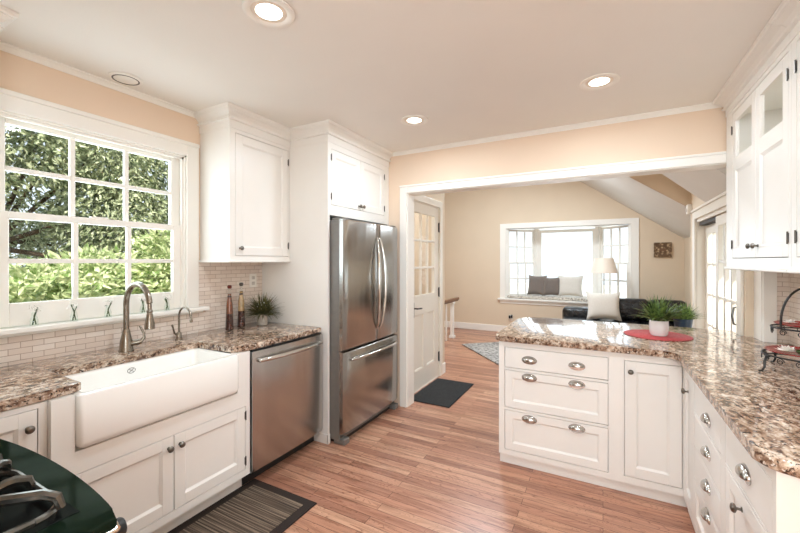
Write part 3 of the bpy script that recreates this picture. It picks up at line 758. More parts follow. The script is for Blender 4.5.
# dishwasher
dw = thing('dishwasher', (-2.25, 1.98, 0), 'stainless steel dishwasher under the granite beside the refrigerator panel', 'dishwasher')
MB().box(-2.5, -1.965, 1.662, 2.328, .10, .868).box(-2.5, -2.03, 1.645, 2.328, .002, .10).build('tub_body', 'rubber', dw)
fw = fr((-1.965, 0, 0), (0, 1, 0), (1, 0, 0))
b = MB(fw)
pts = []; n_ = 14
y0, y1 = 1.648, 2.318
for side in (0,):
    prof = []
for i in range(n_ + 1):
    t = i / n_; pts.append((y0 + (y1 - y0) * t, .030 + .014 * math.sin(PI * t) ** .6))
pl_ = [(y0, 0)] + pts + [(y1, 0)]
# door slab: swept curved front, rounded lower edge
zs = [(.100, .55), (.108, .8), (.125, 1), (.80, 1), (.865, 1)]
rings = []
for z, f in zs: rings.append([b.bm.verts.new(b.M @ Vector((yy, z, (nn * f if nn else 0)))) for yy, nn in pl_])
for a, c in zip(rings, rings[1:]): bridge(b, a, c)
b.bm.faces.new(rings[0][::-1]); b.bm.faces.new(rings[-1])
ddo = b.build('door', 'steel_dw', dw, True)
b = MB(fw)
hp = [(y0 + .045 + (y1 - y0 - .085) * i / 12, .805, .052 + .030 * math.sin(PI * i / 12) ** .7) for i in range(13)]
b.tube([(hp[0][0], .805, .035)] + hp + [(hp[-1][0], .805, .035)], .0135, 10)
tag(b.build('handle', 'steel_hi', ddo, True), 'bright bowed bar handle')
b = MB(fw); b.box(1.658, 2.318, .868, .8735, -.02, .02).build('control_strip', 'black', dw)

# fridge side panel + cabinet over the fridge
FC = fr((-1.90, 0, 0), (0, 1, 0), (1, 0, 0))
def crown_profile(d=.062, zb=2.375, zt=CEIL):
    h = zt - zb
    return [(0, zb), (.005, zb), (.005, zb + h * .38), (.022, zb + h * .39), (.025, zb + h * .44), (.022, zb + h * .49), (.010, zb + h * .50), (.016, zb + h * .60), (.030, zb + h * .72), (d * .80, zb + h * .80), (d * .80, zb + h * .83), (d * .93, zb + h * .84), (d, zb + h * .90), (d, zt), (0, zt)]
def crown_ring(pts2, d=.062, zb=2.375, zt=CEIL):
    """crown swept round an open plan polyline of the cabinet faces (outward = right hand of travel)"""
    b = MB(); prof = crown_profile(d, zb, zt); rows = []
    k = len(pts2)
    for i, p in enumerate(pts2):
        p = Vector(p)
        n1_ = n2_ = None
        if i > 0: t = (p - Vector(pts2[i - 1])).normalized(); n1_ = Vector((t.y, -t.x))
        if i < k - 1: t = (Vector(pts2[i + 1]) - p).normalized(); n2_ = Vector((t.y, -t.x))
        if n1_ is None: off = n2_
        elif n2_ is None: off = n1_
        else: s_ = n1_ + n2_; off = s_ / max(.2, s_.dot(n1_))
        rows.append([b.bm.verts.new((p.x + off.x * q, p.y + off.y * q, z)) for q, z in prof])
    for a, c in zip(rows, rows[1:]): bridge(b, a, c)
    b.bm.faces.new(rows[0][::-1]); b.bm.faces.new(rows[-1])
    return b
ff = thing('refrigerator_surround', (-2.25, 2.8, 0), 'tall white side panel with two-door cabinet above the refrigerator', 'cabinet')
b = MB(); b.box(XL + .002, -1.90, 2.34, 2.362, 0, 2.40)
b.box(XL + .01, -1.893, 2.333, 2.340, .0, .075, .002, 1).box(-1.905, -1.892, 2.333, 2.362, 0, .075, .002, 1)
b.box(XL + .002, -1.90, 3.262, 3.296, 0, 2.40)
b.box(XL + .002, -1.92, 2.362, 3.262, 1.80, 1.825).box(XL + .002, -1.92, 2.362, 3.262, 2.38, 2.40)
b.build('side_panel', 'cab', ff)
b = faceframe(FC, 2.362, 3.262, 1.80, 2.40, [(2.385 - G, 3.205 + G, 1.885 - G, 2.325 + G)]); b.box(2.40, 3.25, 1.83, 2.38, -.04, -.03); b.build('face_frame', 'cab', ff)
for (a, c, ku, hu) in ((2.385, 2.793, 2.768, 2.383), (2.797, 3.205, 2.822, 3.208)):
    d = shaker(FC, a, c, 1.885, 2.325).build('door', 'cab', ff)
    put(PROTO['knob'], 'knob', d, FC @ Matrix.Translation((ku, 1.918, 0)))
    for v in (1.95, 2.26): put(PROTO['hinge'], 'hinge', d, FC @ Matrix.Translation((hu, v, 0)))
crown_ring([(-2.292, 2.34), (-1.90, 2.34), (-1.90, 3.294)][::-1][::-1]).build('crown_molding', 'cab', ff)

# upper cabinet between window and fridge panel
FU = fr((-2.30, 0, 0), (0, 1, 0), (1, 0, 0))
cu = cabinet('upper_cabinet', (-2.47, 2.05, 1.43), 'white single-door upper cabinet above the oil bottles', FU, 1.762, 2.337, 1.443, 2.40, .325,
    [dict(k='door', r=(1.812, 2.318, 1.475, 2.345), hw=[('knob', 1.848, 1.528)], hinges=[(2.321, 1.56), (2.321, 2.25)], rail=.06)])
b = MB(); b.box(XL + .002, -2.288, 1.748, 2.338, 1.425, 1.443, .005, 2); b.build('light_rail', 'cab', cu)
crown_ring([(XL + .002, 1.762), (-2.30, 1.762), (-2.30, 2.339)]).build('crown_molding', 'cab', cu)

# upper cabinet left of the window (only its crown corner is in the picture)
FV = fr((-2.30, 0, 0), (0, 1, 0), (1, 0, 0))
cv = cabinet('upper_cabinet', (-2.47, .3, 1.43), 'white upper cabinet at the near end of the window wall, crown corner in view', FV, -.25, .602, 1.443, 2.40, .325,
    [dict(k='door', r=(-.21, .170, 1.475, 2.345), hw=[('knob', .14, 1.528)]), dict(k='door', r=(.176, .562, 1.475, 2.345), hw=[('knob', .205, 1.528)])])
crown_ring([(-2.30, -.25), (-2.30, .602), (XL + .002, .602)]).build('crown_molding', 'cab', cv)

# refrigerator
rf = thing('refrigerator', (-2.2, 2.83, 0), 'stainless french-door refrigerator with bottom freezer drawer', 'refrigerator')
FY0, FY1 = 2.370, 3.252
tag(MB().box(-2.55, -1.815, FY0 + .002, FY1 - .002, .03, 1.758, .004, 1).build('case', 'fridge_side', rf), 'dark grey painted case')
FD = fr((-1.81, 0, 0), (0, 1, 0), (1, 0, 0))
def curved_door(u0, u1, v0, v1, th=.042, bulge=.010, ca=0, cb=0, par=rf, name='door'):
    """front plan curve; ca/cb: the whole double door shares one gentle curve"""
    b = MB(FD); n = 16; pts = [(u0, 0)]
    for i in range(n + 1):
        u = u0 + (u1 - u0) * i / n; s_ = (u - FY0) / (FY1 - FY0)
        e = min(u - u0, u1 - u); edge = -.010 * max(0, 1 - e / .012) ** 2
        pts.append((u, th + bulge * (1 - (2 * s_ - 1) ** 2) + edge))
    pts.append((u1, 0)); rings = []
    for z, f in ((v0, .012), (v0 + .006, .003), (v0 + .012, 0), (v1 - .012, 0), (v1 - .006, .003), (v1, .012)):
        rings.append([b.bm.verts.new(FD @ Vector((u, z, max(0, q - f) if q else 0))) for u, q in pts])
    for a, c in zip(rings, rings[1:]): bridge(b, a, c)
    b.bm.faces.new(rings[0][::-1]); b.bm.faces.new(rings[-1])
    return b.build(name, 'steel', par, True)
mid = (FY0 + FY1) / 2 + .06
mid = 2.862
dl = curved_door(FY0, mid - .003, .735, 1.765); dr2 = curved_door(mid + .003, FY1, .735, 1.765)
fz = curved_door(FY0, FY1, .085, .722, name='freezer_drawer')
def bowed(y, s_, par):
    b = MB(FD); P_ = []
    for i in range(17):
        t = i / 16; z = .84 + (1.64 - .84) * t; q = math.sin(PI * t)
        P_.append((y + s_ * .030 * q ** .8 * 1.0, z, .054 + .045 * q ** .6))
    b.tube(P_, [.007 + .008 * math.sin(PI * i / 16) ** .5 for i in range(17)], 12)
    tag(b.build('handle', 'steel_hi', par, True), 'bright bowed vertical handle')
bowed(mid - .022, -1, dl); bowed(mid + .022, 1, dr2)
b = MB(FD); hp = [(FY0 + .09 + (FY1 - FY0 - .15) * i / 14, .655, .058 + .035 * math.sin(PI * i / 14) ** .5) for i in range(15)]
b.tube([(hp[0][0], .655, .035)] + hp + [(hp[-1][0], .655, .035)], .0115, 10); tag(b.build('handle', 'steel_hi', fz, True), 'bright bowed bar handle')
for y in (FY0 + .01, FY1 - .08): MB(FD).box(y, y + .07, 1.758, 1.776, -.08, .02, .003, 1).build('top_hinge', 'fridge_side', rf)
b = MB(FD); b.box(FY0 + .02, FY1 - .02, .004, .08, -.10, -.012); b.build('kick_grille', 'rubber', rf)
for y in (FY0 + .005, FY1 - .075): MB(FD).box(y, y + .07, 0.0, .045, -.06, .045, .006, 2).build('foot', 'fridge_side', rf)
# small maker badge, plain
MB(FD).box(FY0 + .045, FY0 + .058, 1.655, 1.668, .042, .0475, .002, 1).build('badge', 'nickel', dl)

# ================================================================== PENINSULA AND RIGHT RUN
FP = fr((0, 2.70, 0), (1, 0, 0), (0, -1, 0))
def pulls(us, v): return [('cup_pull', u, v) for u in us]
pu = (-.445, -.150)
def toe_end(b): pass
cabinet('peninsula_cabinet', (-.12, 3.0, 0), 'white peninsula cabinet with three wide drawers and a narrow door', FP, -.652, .430, .074, .872, .60,
    [dict(k='drawer', r=(-.609, .027, .690, .828), flat=True, hw=pulls(pu, .752)),
     dict(k='drawer', r=(-.609, .027, .408, .667), hw=pulls(pu, .632), rail=.050),
     dict(k='drawer', r=(-.609, .027, .113, .385), hw=pulls(pu, .347), rail=.050),
     dict(k='door', r=(.117, .403, .118, .822), hw=[('knob', .148, .762)], rail=.060)],
    toe=(0, .074, -.030))
FR = fr((.41, 0, 0), (0, 1, 0), (-1, 0, 0))
r1 = cabinet('corner_cabinet', (.7, 2.57, 0), 'narrow white corner cabinet where the peninsula meets the right run', FR, 2.44, 2.698, .074, .872, .58,
    [dict(k='door', r=(2.462, 2.668, .118, .828), hw=[('knob', 2.560, .722)], rail=.045)], toe=(0, .074, -.02))
r2 = cabinet('drawer_cabinet', (.7, 2.16, 0), 'white stack of four drawers with cup pulls on the right run', FR, 1.885, 2.438, .074, .872, .62,
    [dict(k='drawer', r=(1.915, 2.408, .672, .828), flat=True, hw=pulls((2.125,), .728)),
     dict(k='drawer', r=(1.915, 2.408, .505, .655), flat=True, hw=pulls((2.125,), .580)),
     dict(k='drawer', r=(1.915, 2.408, .345, .488), flat=True, hw=pulls((2.125,), .430)),
     dict(k='drawer', r=(1.915, 2.408, .113, .328), hw=pulls((2.125,), .302), rail=.045)], toe=(0, .074, -.02))
r3 = cabinet('base_cabinet', (.7, 1.63, 0), 'white base cabinet at the near end of the right run, one drawer over one door', FR, 1.372, 1.883, .074, .872, .62,
    [dict(k='drawer', r=(1.402, 1.853, .672, .828), flat=True, hw=pulls((1.615,), .742)),
     dict(k='door', r=(1.402, 1.853, .113, .655), hw=[('knob', 1.655, .604)], rail=.055)], toe=(0, .074, -.02))
# granite peninsula + right counter (one continuous L)
def arcpts(cx, cy, r, a0, a1, n=8): return [(cx + r * math.cos(math.radians(a0 + (a1 - a0) * i / n)), cy + r * math.sin(math.radians(a0 + (a1 - a0) * i / n))) for i in range(n + 1)]
pts = []
pts += arcpts(-.628, 2.715, .05, 180, 270, 6)                   # front left corner
pts += [(.30, 2.665)] + arcpts(.305, 2.595, .07, 90, 0, 6)      # inner corner
pts += [(.375, 1.44)] + arcpts(.455, 1.425, .08, 180, 270, 6)   # near end rounded
pts += [(XR, 1.345), (XR, YP - .03), (OX1 + .058, YP - .03), (OX1 - .014, YP - .03), (OX1 - .014, YP + .17)]
pts += [(.855, YP + .17), (.855, 3.70)]
pts += arcpts(-.49, 3.51, .19, 90, 180, 8)
pc = MB().prism(pts, .874, .912, .008)
tag(pc.build('granite_countertop', 'granite', None, True), 'speckled brown granite worktop of the peninsula and right run', 'countertop')
# under-counter back panel of the peninsula belongs to the room behind
tag(MB().box(-.64, .84, 3.302, 3.32, 0.001, .872).build('peninsula_back_panel', 'cab'), 'white back panel under the peninsula overhang', 'panel')

# upper right cabinets
FQ = fr((.73, 0, 0), (0, 1, 0), (-1, 0, 0))
rk = cabinet('upper_cabinet', (.9, 2.7, 1.40), 'white upper cabinet with two doors, glass panes on top, at the header wall', FQ, 2.280, 3.272, 1.40, 2.42, .318,
    [dict(k='door', r=(2.725, 3.135, 1.455, 2.372), glass=(2.00, 2.085), hw=[('knob', 2.762, 1.518)], hinges=[(3.138, 1.54), (3.138, 2.27)], rail=.06),
     dict(k='door', r=(2.312, 2.721, 1.455, 2.372), glass=(2.00, 2.085), hw=[('knob', 2.684, 1.518)], hinges=[(2.309, 1.54), (2.309, 2.27)], rail=.06)])
b = MB(); b.box(.715, XR - .002, 2.279, 3.274, 1.382, 1.400, .004, 1); b.build('light_rail', 'cab', rk)
tag(MB().box(.752, XR - .012, 2.30, 3.25, 2.04, 2.055).build('shelf', 'beige', rk), 'shelf inside')
crown_ring([(.73, 3.272), (.73, 2.281)], .075, 2.40).build('crown_molding', 'cab', rk)
rk2 = cabinet('upper_cabinet', (.9, 1.8, 1.40), 'white upper cabinet at the right edge, nearest the viewer', FQ, 1.30, 2.278, 1.40, 2.42, .318,
    [dict(k='door', r=(1.81, 2.225, 1.455, 2.372), glass=(2.00, 2.085), hw=[('knob', 1.846, 1.518)], hinges=[(2.228, 1.54), (2.228, 2.27)], rail=.06),
     dict(k='door', r=(1.39, 1.805, 1.455, 2.372), glass=(2.00, 2.085), hw=[('knob', 1.768, 1.518)], rail=.06)])
b = MB(); b.box(.715, XR - .002, 1.30, 2.277, 1.382, 1.400, .004, 1); b.build('light_rail', 'cab', rk2)
crown_ring([(.73, 2.278), (.73, 1.30)], .075, 2.40).build('crown_molding', 'cab', rk2)

for y in (2.93, 2.52, 2.01): area('cabinet_fill_light', (.92, y, 2.39), .05, .5, (0, 0, -1))  # unseen lights added inside the cabinets to brighten the glass tops
# ================================================================== RANGE
rg = thing('gas_range', (-1.24, .1, 0), 'black bow-front gas range with cast grates', 'stove')
X0, X1 = -1.615, -.862
MB().box(X0, X1, -.27, .375, .02, .895).build('oven_body', 'black', rg)
def bow(x, d=.033): t = (x - X0) / (X1 - X0); return .400 + d * (1 - (2 * t - 1) ** 2) ** .8
ed = [(X1 - (X1 - X0) * i / 20, bow(X1 - (X1 - X0) * i / 20)) for i in range(21)]
b = MB(); b.prism([(X0, -.27), (X1, -.27)] + ed, .895, .922, .006, 3)
tag(b.build('cooktop', 'enamel', rg, True), 'glossy green-black cooktop')
b = MB(); b.tube([(x, y + .001, .898) for x, y in ed], .0055, 8); b.tube([(X1 + .001, .40, .898), (X1 + .001, -.27, .898)], .0055, 8); b.build('edge_trim', 'steel_hi', rg, True)
# control fascia and knobs
b = MB(); b.prism([(X0 + .01, .36), (X1 - .01, .36)] + [(x, y - .008) for x, y in ed[1:-1]], .79, .892); b.build('control_fascia', 'black', rg, True)
for x in (-.93, -1.02, -1.24, -1.45, -1.55):
    kk = MB(fr((x, bow(x) - .008, .855), (1, 0, 0), (0, 1, 0))); kk.lathe([(.026, 0), (.026, .004), (.021, .008), (.020, .034), (.017, .038), (.001, .039)], 20)
    kk.build('burner_knob', 'black', rg, True)
MB().box(X0 + .02, X1 - .02, .375, .40, .16, .77, .004, 1).build('oven_door', 'black', rg)
b = MB(); b.tube([(X0 + .06, .40, .72), (X0 + .06, .445, .72), (X1 - .06, .445, .72), (X1 - .06, .40, .72)], .011, 10); b.build('oven_handle', 'steel_hi', rg, True)
MB().box(X0 + .045, X1 - .085, -.23, .372, .9215, .924, .001, 1).build('burner_well', 'well', rg)
# burners and grates
for cx in (-1.42, -1.10):
    for cy in (.20, -.10):
        b = MB(); b.lathe([(.055, .924), (.055, .932), (.042, .934), (.042, .942), (.036, .946), (.001, .947)], 24, (cx, cy, 0)); b.build('burner', 'black', rg, True)
for cx in (-1.42, -1.10):
    hw, z, r = .150, .940, .0075
    x0, x1, y0, y1 = cx - hw, cx + hw, -.225, .352
    b = MB(); ring_ = rr(x0, x1, y0, y1, .05, 5); ring_.append(ring_[0])
    b.tube([(x, y, z) for x, y in ring_], r, 8); b.tube([(x0, .07, z), (x1, .07, z)], r, 8)
    for (x, y) in ((x0 + .01, y0 + .02), (x1 - .01, y0 + .02), (x0 + .01, y1 - .02), (x1 - .01, y1 - .02), (x0, .07), (x1, .07)): b.tube([(x, y, z), (x, y, .9241)], [r, r * .8], 8)
    for cy in (.21, -.08):
        b.tube([(cx + .062 * math.cos(2 * PI * i / 28), cy + .062 * math.sin(2 * PI * i / 28), .962) for i in range(29)], .0085, 8)
        for a in (45, 90, 135, 180, 225, 270, 315, 0):
            t = math.radians(a); dx, dy = math.cos(t), math.sin(t); k = min(hw / max(abs(dx), .01), .138 / max(abs(dy), .01))
            b.tube([(cx + dx * .062, cy + dy * .062, .962), (cx + dx * .095, cy + dy * .095, .970), (cx + dx * (k - .03), cy + dy * (k - .03), .970), (cx + dx * (k - .008), cy + dy * (k - .008), .962), (cx + dx * k, cy + dy * k, z)], [.008, .0105, .0105, .010, .007], 8)
    b.build('grate', 'grate', rg, True)

# ================================================================== CEILING FIXTURES
cans = [(-1.272, 1.17, 'round recessed ceiling light at the top of the picture, nearest the window wall'), (-1.274, 2.60, 'round recessed ceiling light above the refrigerator doors'), (-.02, 2.567, 'round recessed ceiling light in front of the peninsula header'), (-.02, 1.17, 'round recessed ceiling light over the middle of the kitchen floor')]
for (x, y, lab) in cans:
    t = thing('recessed_light', (x, y, CEIL), lab, 'ceiling light', 'recessed kitchen lights')
    b = MB(); b.lathe([(.108, -.001), (.108, -.007), (.098, -.010), (.078, -.006), (.074, -.0015)], 36, (x, y, CEIL), cap=False); b.build('trim_ring', 'white', t, True)
    b = MB(); b.lathe([(.076, -.002), (.066, -.0045), (.056, -.003)], 32, (x, y, CEIL), cap=False); b.build('baffle', 'candle', t, True)
    b = MB(); b.lathe([(.056, -.003), (.045, -.0055), (.001, -.0065)], 32, (x, y, CEIL), cap=False); b.build('lit_lens', 'bulb', t, True)
    area('recessed_lamp_light', (x, y, CEIL - .03), .14, CAN, (0, 0, -1), (.80, .91, 1))
t = thing('ceiling_speaker', (-2.485, 1.20, CEIL), 'small round ceiling grille above the window', 'vent')
b = MB(); b.lathe([(.085, -.001), (.085, -.006), (.074, -.010), (.066, -.009), (.064, -.003)], 32, (-2.485, 1.20, CEIL), cap=False); b.build('rim', 'white', t, True)
b = MB(); b.lathe([(.0690, -.0090), (.0680, -.0105), (.0610, -.0105), (.0600, -.0085)], 32, (-2.485, 1.20, CEIL), cap=False); b.build('gap_ring', 'hinge', t, True)
b = MB(); b.lathe([(.062, -.002), (.062, -.008), (.05, -.012), (.001, -.013)], 32, (-2.485, 1.20, CEIL)); b.build('cone', 'ceil', t, True)

# ================================================================== SMALL KITCHEN THINGS
# outlets
def outlet(name, fm, lab, cat='outlet'):
    t = tag(MB(fm).box(-.036, .036, -.058, .058, 0, .006, .003, 2).build(name, 'white'), lab, cat)
    return t
o = thing('wall_outlet', (XL + .008, 2.235, 1.27), 'white double outlet on the backsplash under the upper cabinet', 'outlet')
fo = fr((XL + .008, 2.235, 1.27), (0, 1, 0), (1, 0, 0))
MB(fo).box(-.036, .036, -.058, .058, 0, .006, .003, 2).build('plate', 'white', o)
for v in (-.024, .024): MB(fo).box(-.015, .015, v - .014, v + .014, .005, .0075, .003, 2).build('socket', 'galv', o)
o = thing('wall_outlet', (-1.70, YB, .27), 'white outlet with black plugs low on the far wall below the bay window', 'outlet')
fo = fr((-1.62, YB, .30), (1, 0, 0), (0, -1, 0))
MB(fo).box(-.036, .036, -.058, .058, 0, .006, .003, 2).build('plate', 'white', o)
for u, v in ((-.02, .02), (.02, .03)): MB(fo).box(u - .014, u + .014, v - .03, v + .03, .006, .05, .004, 1).build('plug', 'black', o)

# oil bottles
def bottle(x, y, lab, tall=.34, oilm='oil', cap='cork'):
    t = thing('oil_bottle', (x, y, .912), lab, 'bottle', 'decorative oil bottles')
    def sq(prof, nm, mt, sm=False, s=12):
        b = MB(); b.lathe([(r, z) for r, z in prof], s, (x, y, .912)); return b.build(nm, mt, t, True)
    k = tall / .325
    sq([(.026, .0005), (.029, .004), (.0275, .06), (.025, .118 * k)], 'dark_layer', 'dregs')
    sq([(.0252, .1185 * k), (.0225, .19 * k), (.014, .235 * k), (.0125, .25 * k), (.0125, .262 * k)], 'amber_layer', oilm)
    sq([(.0118, .262 * k), (.0115, .295 * k), (.014, .296 * k), (.014, .302 * k)], 'neck', 'vase')
    sq([(.010, .30 * k), (.015, .306 * k), (.016, .318 * k), (.010, .325 * k)], 'stopper', cap)
    b = MB(); b.lathe([(.0135, .0), (.0155, .005), (.0135, .012)], 12, (x, y, .912 + .236 * k)); b.build('collar', 'dregs', t, True)
    return t
bottle(-2.50, 1.915, 'tall amber oil bottle with red stopper, nearer the sink')
bottle(-2.53, 2.045, 'slimmer oil bottle with pale amber top and dark base, beside the potted plant', .352, 'khaki', cap='hinge')

# grassy plants
def blades(b, c, n, length, spread, w, up=.6, seed=1, rnd=.02, seg=6):
    rn = random.Random(seed)
    for i in range(n):
        a = rn.uniform(0, 2 * PI); ln = length * rn.uniform(.55, 1.1); tilt = rn.uniform(.05, 1) * spread
        d = Vector((math.cos(a), math.sin(a), 0)); s = Vector((-d.y, d.x, 0))
        p = Vector(c) + d * rn.uniform(0, rnd); ang = tilt; prev = None
        ww = w * rn.uniform(.7, 1.2)
        for j in range(seg + 1):
            t = j / seg; q = ww * (1 - t ** 2) + .0004
            l, r = b.bm.verts.new(p - s * q), b.bm.verts.new(p + s * q)
            m_ = b.bm.verts.new(p + Vector((0, 0, -q * .35)))
            if prev: b.bm.faces.new((prev[0], prev[2], m_, l)); b.bm.faces.new((prev[2], prev[1], r, m_))
            prev = (l, r, m_)
            ang2 = ang + t * .9 * tilt
            p = p + (d * math.sin(ang2) + Vector((0, 0, math.cos(ang2)))) * (ln / seg)
def plant(name, c, lab, potmat, prof, leafmat, n, length, spread, w, seed, flowers=False):
    t = thing(name, c, lab, 'plant')
    b = MB(); b.lathe(prof, 28, c); b.build('pot', potmat, t, True)
    top = max(z for r, z in prof); rin = prof[-1][0]
    zt = [z for r, z in prof][-1]
    b = MB(); b.lathe([(rin, zt), (rin * .6, zt + .004), (.001, zt + .006)], 20, c); b.build('soil', 'soil', t)
    b = MB(); blades(b, (c[0], c[1], c[2] + zt + .002), n, length, spread, w, seed=seed, rnd=rin * .7); b.build('leaves', leafmat, t, False, fix=False)
    if flowers:
        b = MB(); rn = random.Random(3)
        for i in range(26):
            a = rn.uniform(0, 6.28); r = rn.uniform(0, .05); z = zt + rn.uniform(.05, .105)
            b.lathe([(.001, 0), (.006, .004), (.004, .009), (.001, .010)], 6, (c[0] + r * math.cos(a), c[1] + r * math.sin(a), c[2] + z))
        b.build('flowers', 'petal', t, True)
    return t
plant('potted_plant', (-2.46, 2.195, .912), 'small grassy potted plant in galvanised pot against the white panel', 'galv', [(.034, .0005), (.040, .002), (.046, .085), (.048, .088), (.046, .090), (.043, .088), (.042, .075)], 'olive', 420, .185, 1.3, .0045, 5, True)
tg = thing('round_placemat', (.335, 3.20, .912), 'round red woven placemat under the white plant pot', 'placemat')
b = MB(); b.lathe([(.20, .0005), (.203, .003), (.20, .0055), (.001, .0055)], 48, (.335, 3.20, .912)); b.build('woven_disc', 'placemat', tg, True)
b = MB()
for r in (.06, .10, .14, .175): 
    b.tube([(.335 + r * math.cos(2 * PI * i / 40), 3.20 + r * math.sin(2 * PI * i / 40), .9178) for i in range(41)], .0014, 6)
b.build('stitching', 'placemat', tg, True)
plant('potted_plant', (.342, 3.165, .9176), 'green grassy plant in a white ceramic pot on the red placemat', 'ceramic', [(.036, .0003), (.046, .002), (.054, .018), (.058, .055), (.056, .104), (.052, .106), (.050, .097)], 'grassy', 190, .185, 1.1, .0105, 9)
BPX = 4.35 * ((683 - 400) / F * CS - SN) / ((683 - 400) / F * SN + CS)
plant('potted_plant', (BPX, 4.35, .77), 'leafy green plant in a dark blue pot behind the peninsula', 'blue', [(.05, .0005), (.06, .003), (.075, .12), (.078, .13), (.070, .128), (.068, .11)], 'grassy', 260, .17, 1.0, .008, 12)
ps = thing('plant_stand', (BPX, 4.35, 0), 'small dark side table holding the blue pot behind the peninsula', 'table')
b = MB(); b.lathe([(.17, .75), (.175, .76), (.17, .7695)], 32, (BPX, 4.35, 0)); b.build('table_top', 'railwood', ps, True)
b = MB(); b.lathe([(.13, .001), (.13, .015), (.02, .03), (.018, .73), (.05, .75)], 20, (BPX, 4.35, 0)); b.build('pedestal', 'iron', ps, True)

# bud vases on the sill
vs_px = [(34, 'nearest the range'), (74, 'second from the range end of the sill'), (108, 'in the middle of the sill, left of the faucet'), (143, 'seen through the faucet arch'), (167, 'at the far end by the small tap')]
for i, (px, where) in enumerate(vs_px):
    y = Yx(px, -2.592); c = (-2.592, y, WZ0)
    t = thing('bud_vase', c, 'glass bud vase with white flowers, ' + where, 'vase', 'glass bud vases on the window sill')
    b = MB(); b.lathe([(.013, .0005), (.017, .003), (.0175, .03), (.012, .05), (.0095, .066), (.012, .072), (.0105, .071), (.008, .064), (.010, .05), (.0155, .03), (.015, .005), (.001, .004)], 18, c, cap=False); b.build('glass_body', 'vase', t, True)
    rn = random.Random(i); b = MB()
    b.tube([(c[0], c[1] - .006, c[2] + .006), (c[0], c[1] + .002, c[2] + .05), (c[0] + .004, c[1] + rn.uniform(-.02, .02), c[2] + .095)], .0032, 6)
    b.tube([(c[0], c[1] + .008, c[2] + .008), (c[0], c[1], c[2] + .05), (c[0], c[1] + rn.uniform(-.02, .02), c[2] + .085)], .0028, 6)
    for k in range(4):
        q = Vector((c[0] + rn.uniform(-.006, .006), c[1] + rn.uniform(-.012, .012), c[2] + rn.uniform(.066, .098))); d = Vector((.3, rn.uniform(-1, 1), rn.uniform(-.2, .7))).normalized() * .026; e = Vector((.2, -d.z, d.y)).normalized() * .006
        b.poly([q, q + d * .5 + e, q + d, q + d * .5 - e])
    b.build('stem', 'stem', t, True)
    b = MB()
    for k in range(7):
        q = Vector((c[0] + rn.uniform(-.015, .015), c[1] + rn.uniform(-.028, .028), c[2] + rn.uniform(.078, .11)))
        for j in range(5):
            a = 2 * PI * j / 5; d = Vector((rn.uniform(-.4, .4), math.cos(a), math.sin(a))).normalized() * .013; e = Vector((.4, -d.z, d.y)).normalized() * .005
            b.poly([q, q + d * .5 + e, q + d, q + d * .5 - e])
    b.build('blossom', 'petal', t, fix=False)

# tiered iron stand with red plates
sx, sy = .835, 2.45
ts = thing('tiered_stand', (sx, sy, .912), 'black wrought-iron two-tier serving stand on the right counter', 'stand')
b = MB(); zt1, zt2 = .99, 1.12
for zz, R in ((zt1, .150), (zt2, .118)):
    b.tube([(sx + R * math.cos(2 * PI * i / 36), sy + R * math.sin(2 * PI * i / 36), zz) for i in range(37)], .0042, 8)
    b.tube([(sx - R, sy, zz), (sx + R, sy, zz)], .003, 6); b.tube([(sx, sy - R, zz), (sx, sy + R, zz)], .003, 6)
b.tube([(sx, sy, zt1 - .02), (sx, sy, zt2)], .005, 8)
tag(b.build('tier_ring', 'iron', ts, True), 'two iron hoops with cross bars')
for zz, R, k in ((zt1, .150, 14), (zt2, .118, 11)):
    for i in range(k):
        b = MB()
        a = 2 * PI * (i + .5) / k; c = Vector((sx + R * math.cos(a), sy + R * math.sin(a), zz - .018)); tn = Vector((-math.sin(a), math.cos(a), 0))
        b.tube([c + tn * (.016 * math.cos(th) * (1 - th / 14)) + Vector((0, 0, .015 * math.sin(th) * (1 - th / 14))) for th in [j * .55 for j in range(18)]], .0021, 5)
        b.build('scroll', 'iron', ts, True)
for a in (200, 235 + 45, 20, 110):
    t = math.radians(a); d = Vector((math.cos(t), math.sin(t), 0)); c = Vector((sx, sy, 0))
    leg = MB(); leg.tube([c + d * .145 + Vector((0, 0, zt1)), c + d * .165 + Vector((0, 0, zt1 - .008)), c + d * .172 + Vector((0, 0, zt1 - .03)), c + d * .172 + Vector((0, 0, .935)), c + d * .182 + Vector((0, 0, .919)), c + d * .196 + Vector((0, 0, .9165))], [.005, .0055, .0055, .005, .0048, .0042], 8)
    leg.build('leg', 'iron', ts, True)
for a in (155, 335):
    t = math.radians(a); d = Vector((math.cos(t), math.sin(t), 0)); c = Vector((sx, sy, 0))
hb_ = MB(); d = Vector((CS, SN, 0)); c = Vector((sx, sy, 0))
hb_.tube([c - d * .118 * math.cos(PI * i / 20) + Vector((0, 0, zt2 + .03 + .16 * math.sin(PI * i / 20))) for i in range(21)], .0048, 8)
hb_.tube([c - d * .118 + Vector((0, 0, zt2)), c - d * .118 + Vector((0, 0, zt2 + .035))], .0048, 8); hb_.tube([c + d * .118 + Vector((0, 0, zt2)), c + d * .118 + Vector((0, 0, zt2 + .035))], .0048, 8)
hb_.build('handle', 'iron', ts, True)
for zz, R, where in ((zt1 + .0045, .142, 'lower'), (zt2 + .0045, .110, 'upper')):
    b = MB(); b.lathe([(.05, 0), (R * .6, .002), (R * .95, .012), (R, .015), (R * .98, .017), (R * .62, .006), (.001, .005)], 40, (sx, sy, zz))
    tag(b.build('serving_plate', 'red', None, True), 'red glazed plate on the %s tier of the iron stand' % where, 'plate', 'red plates on the tiered stand')
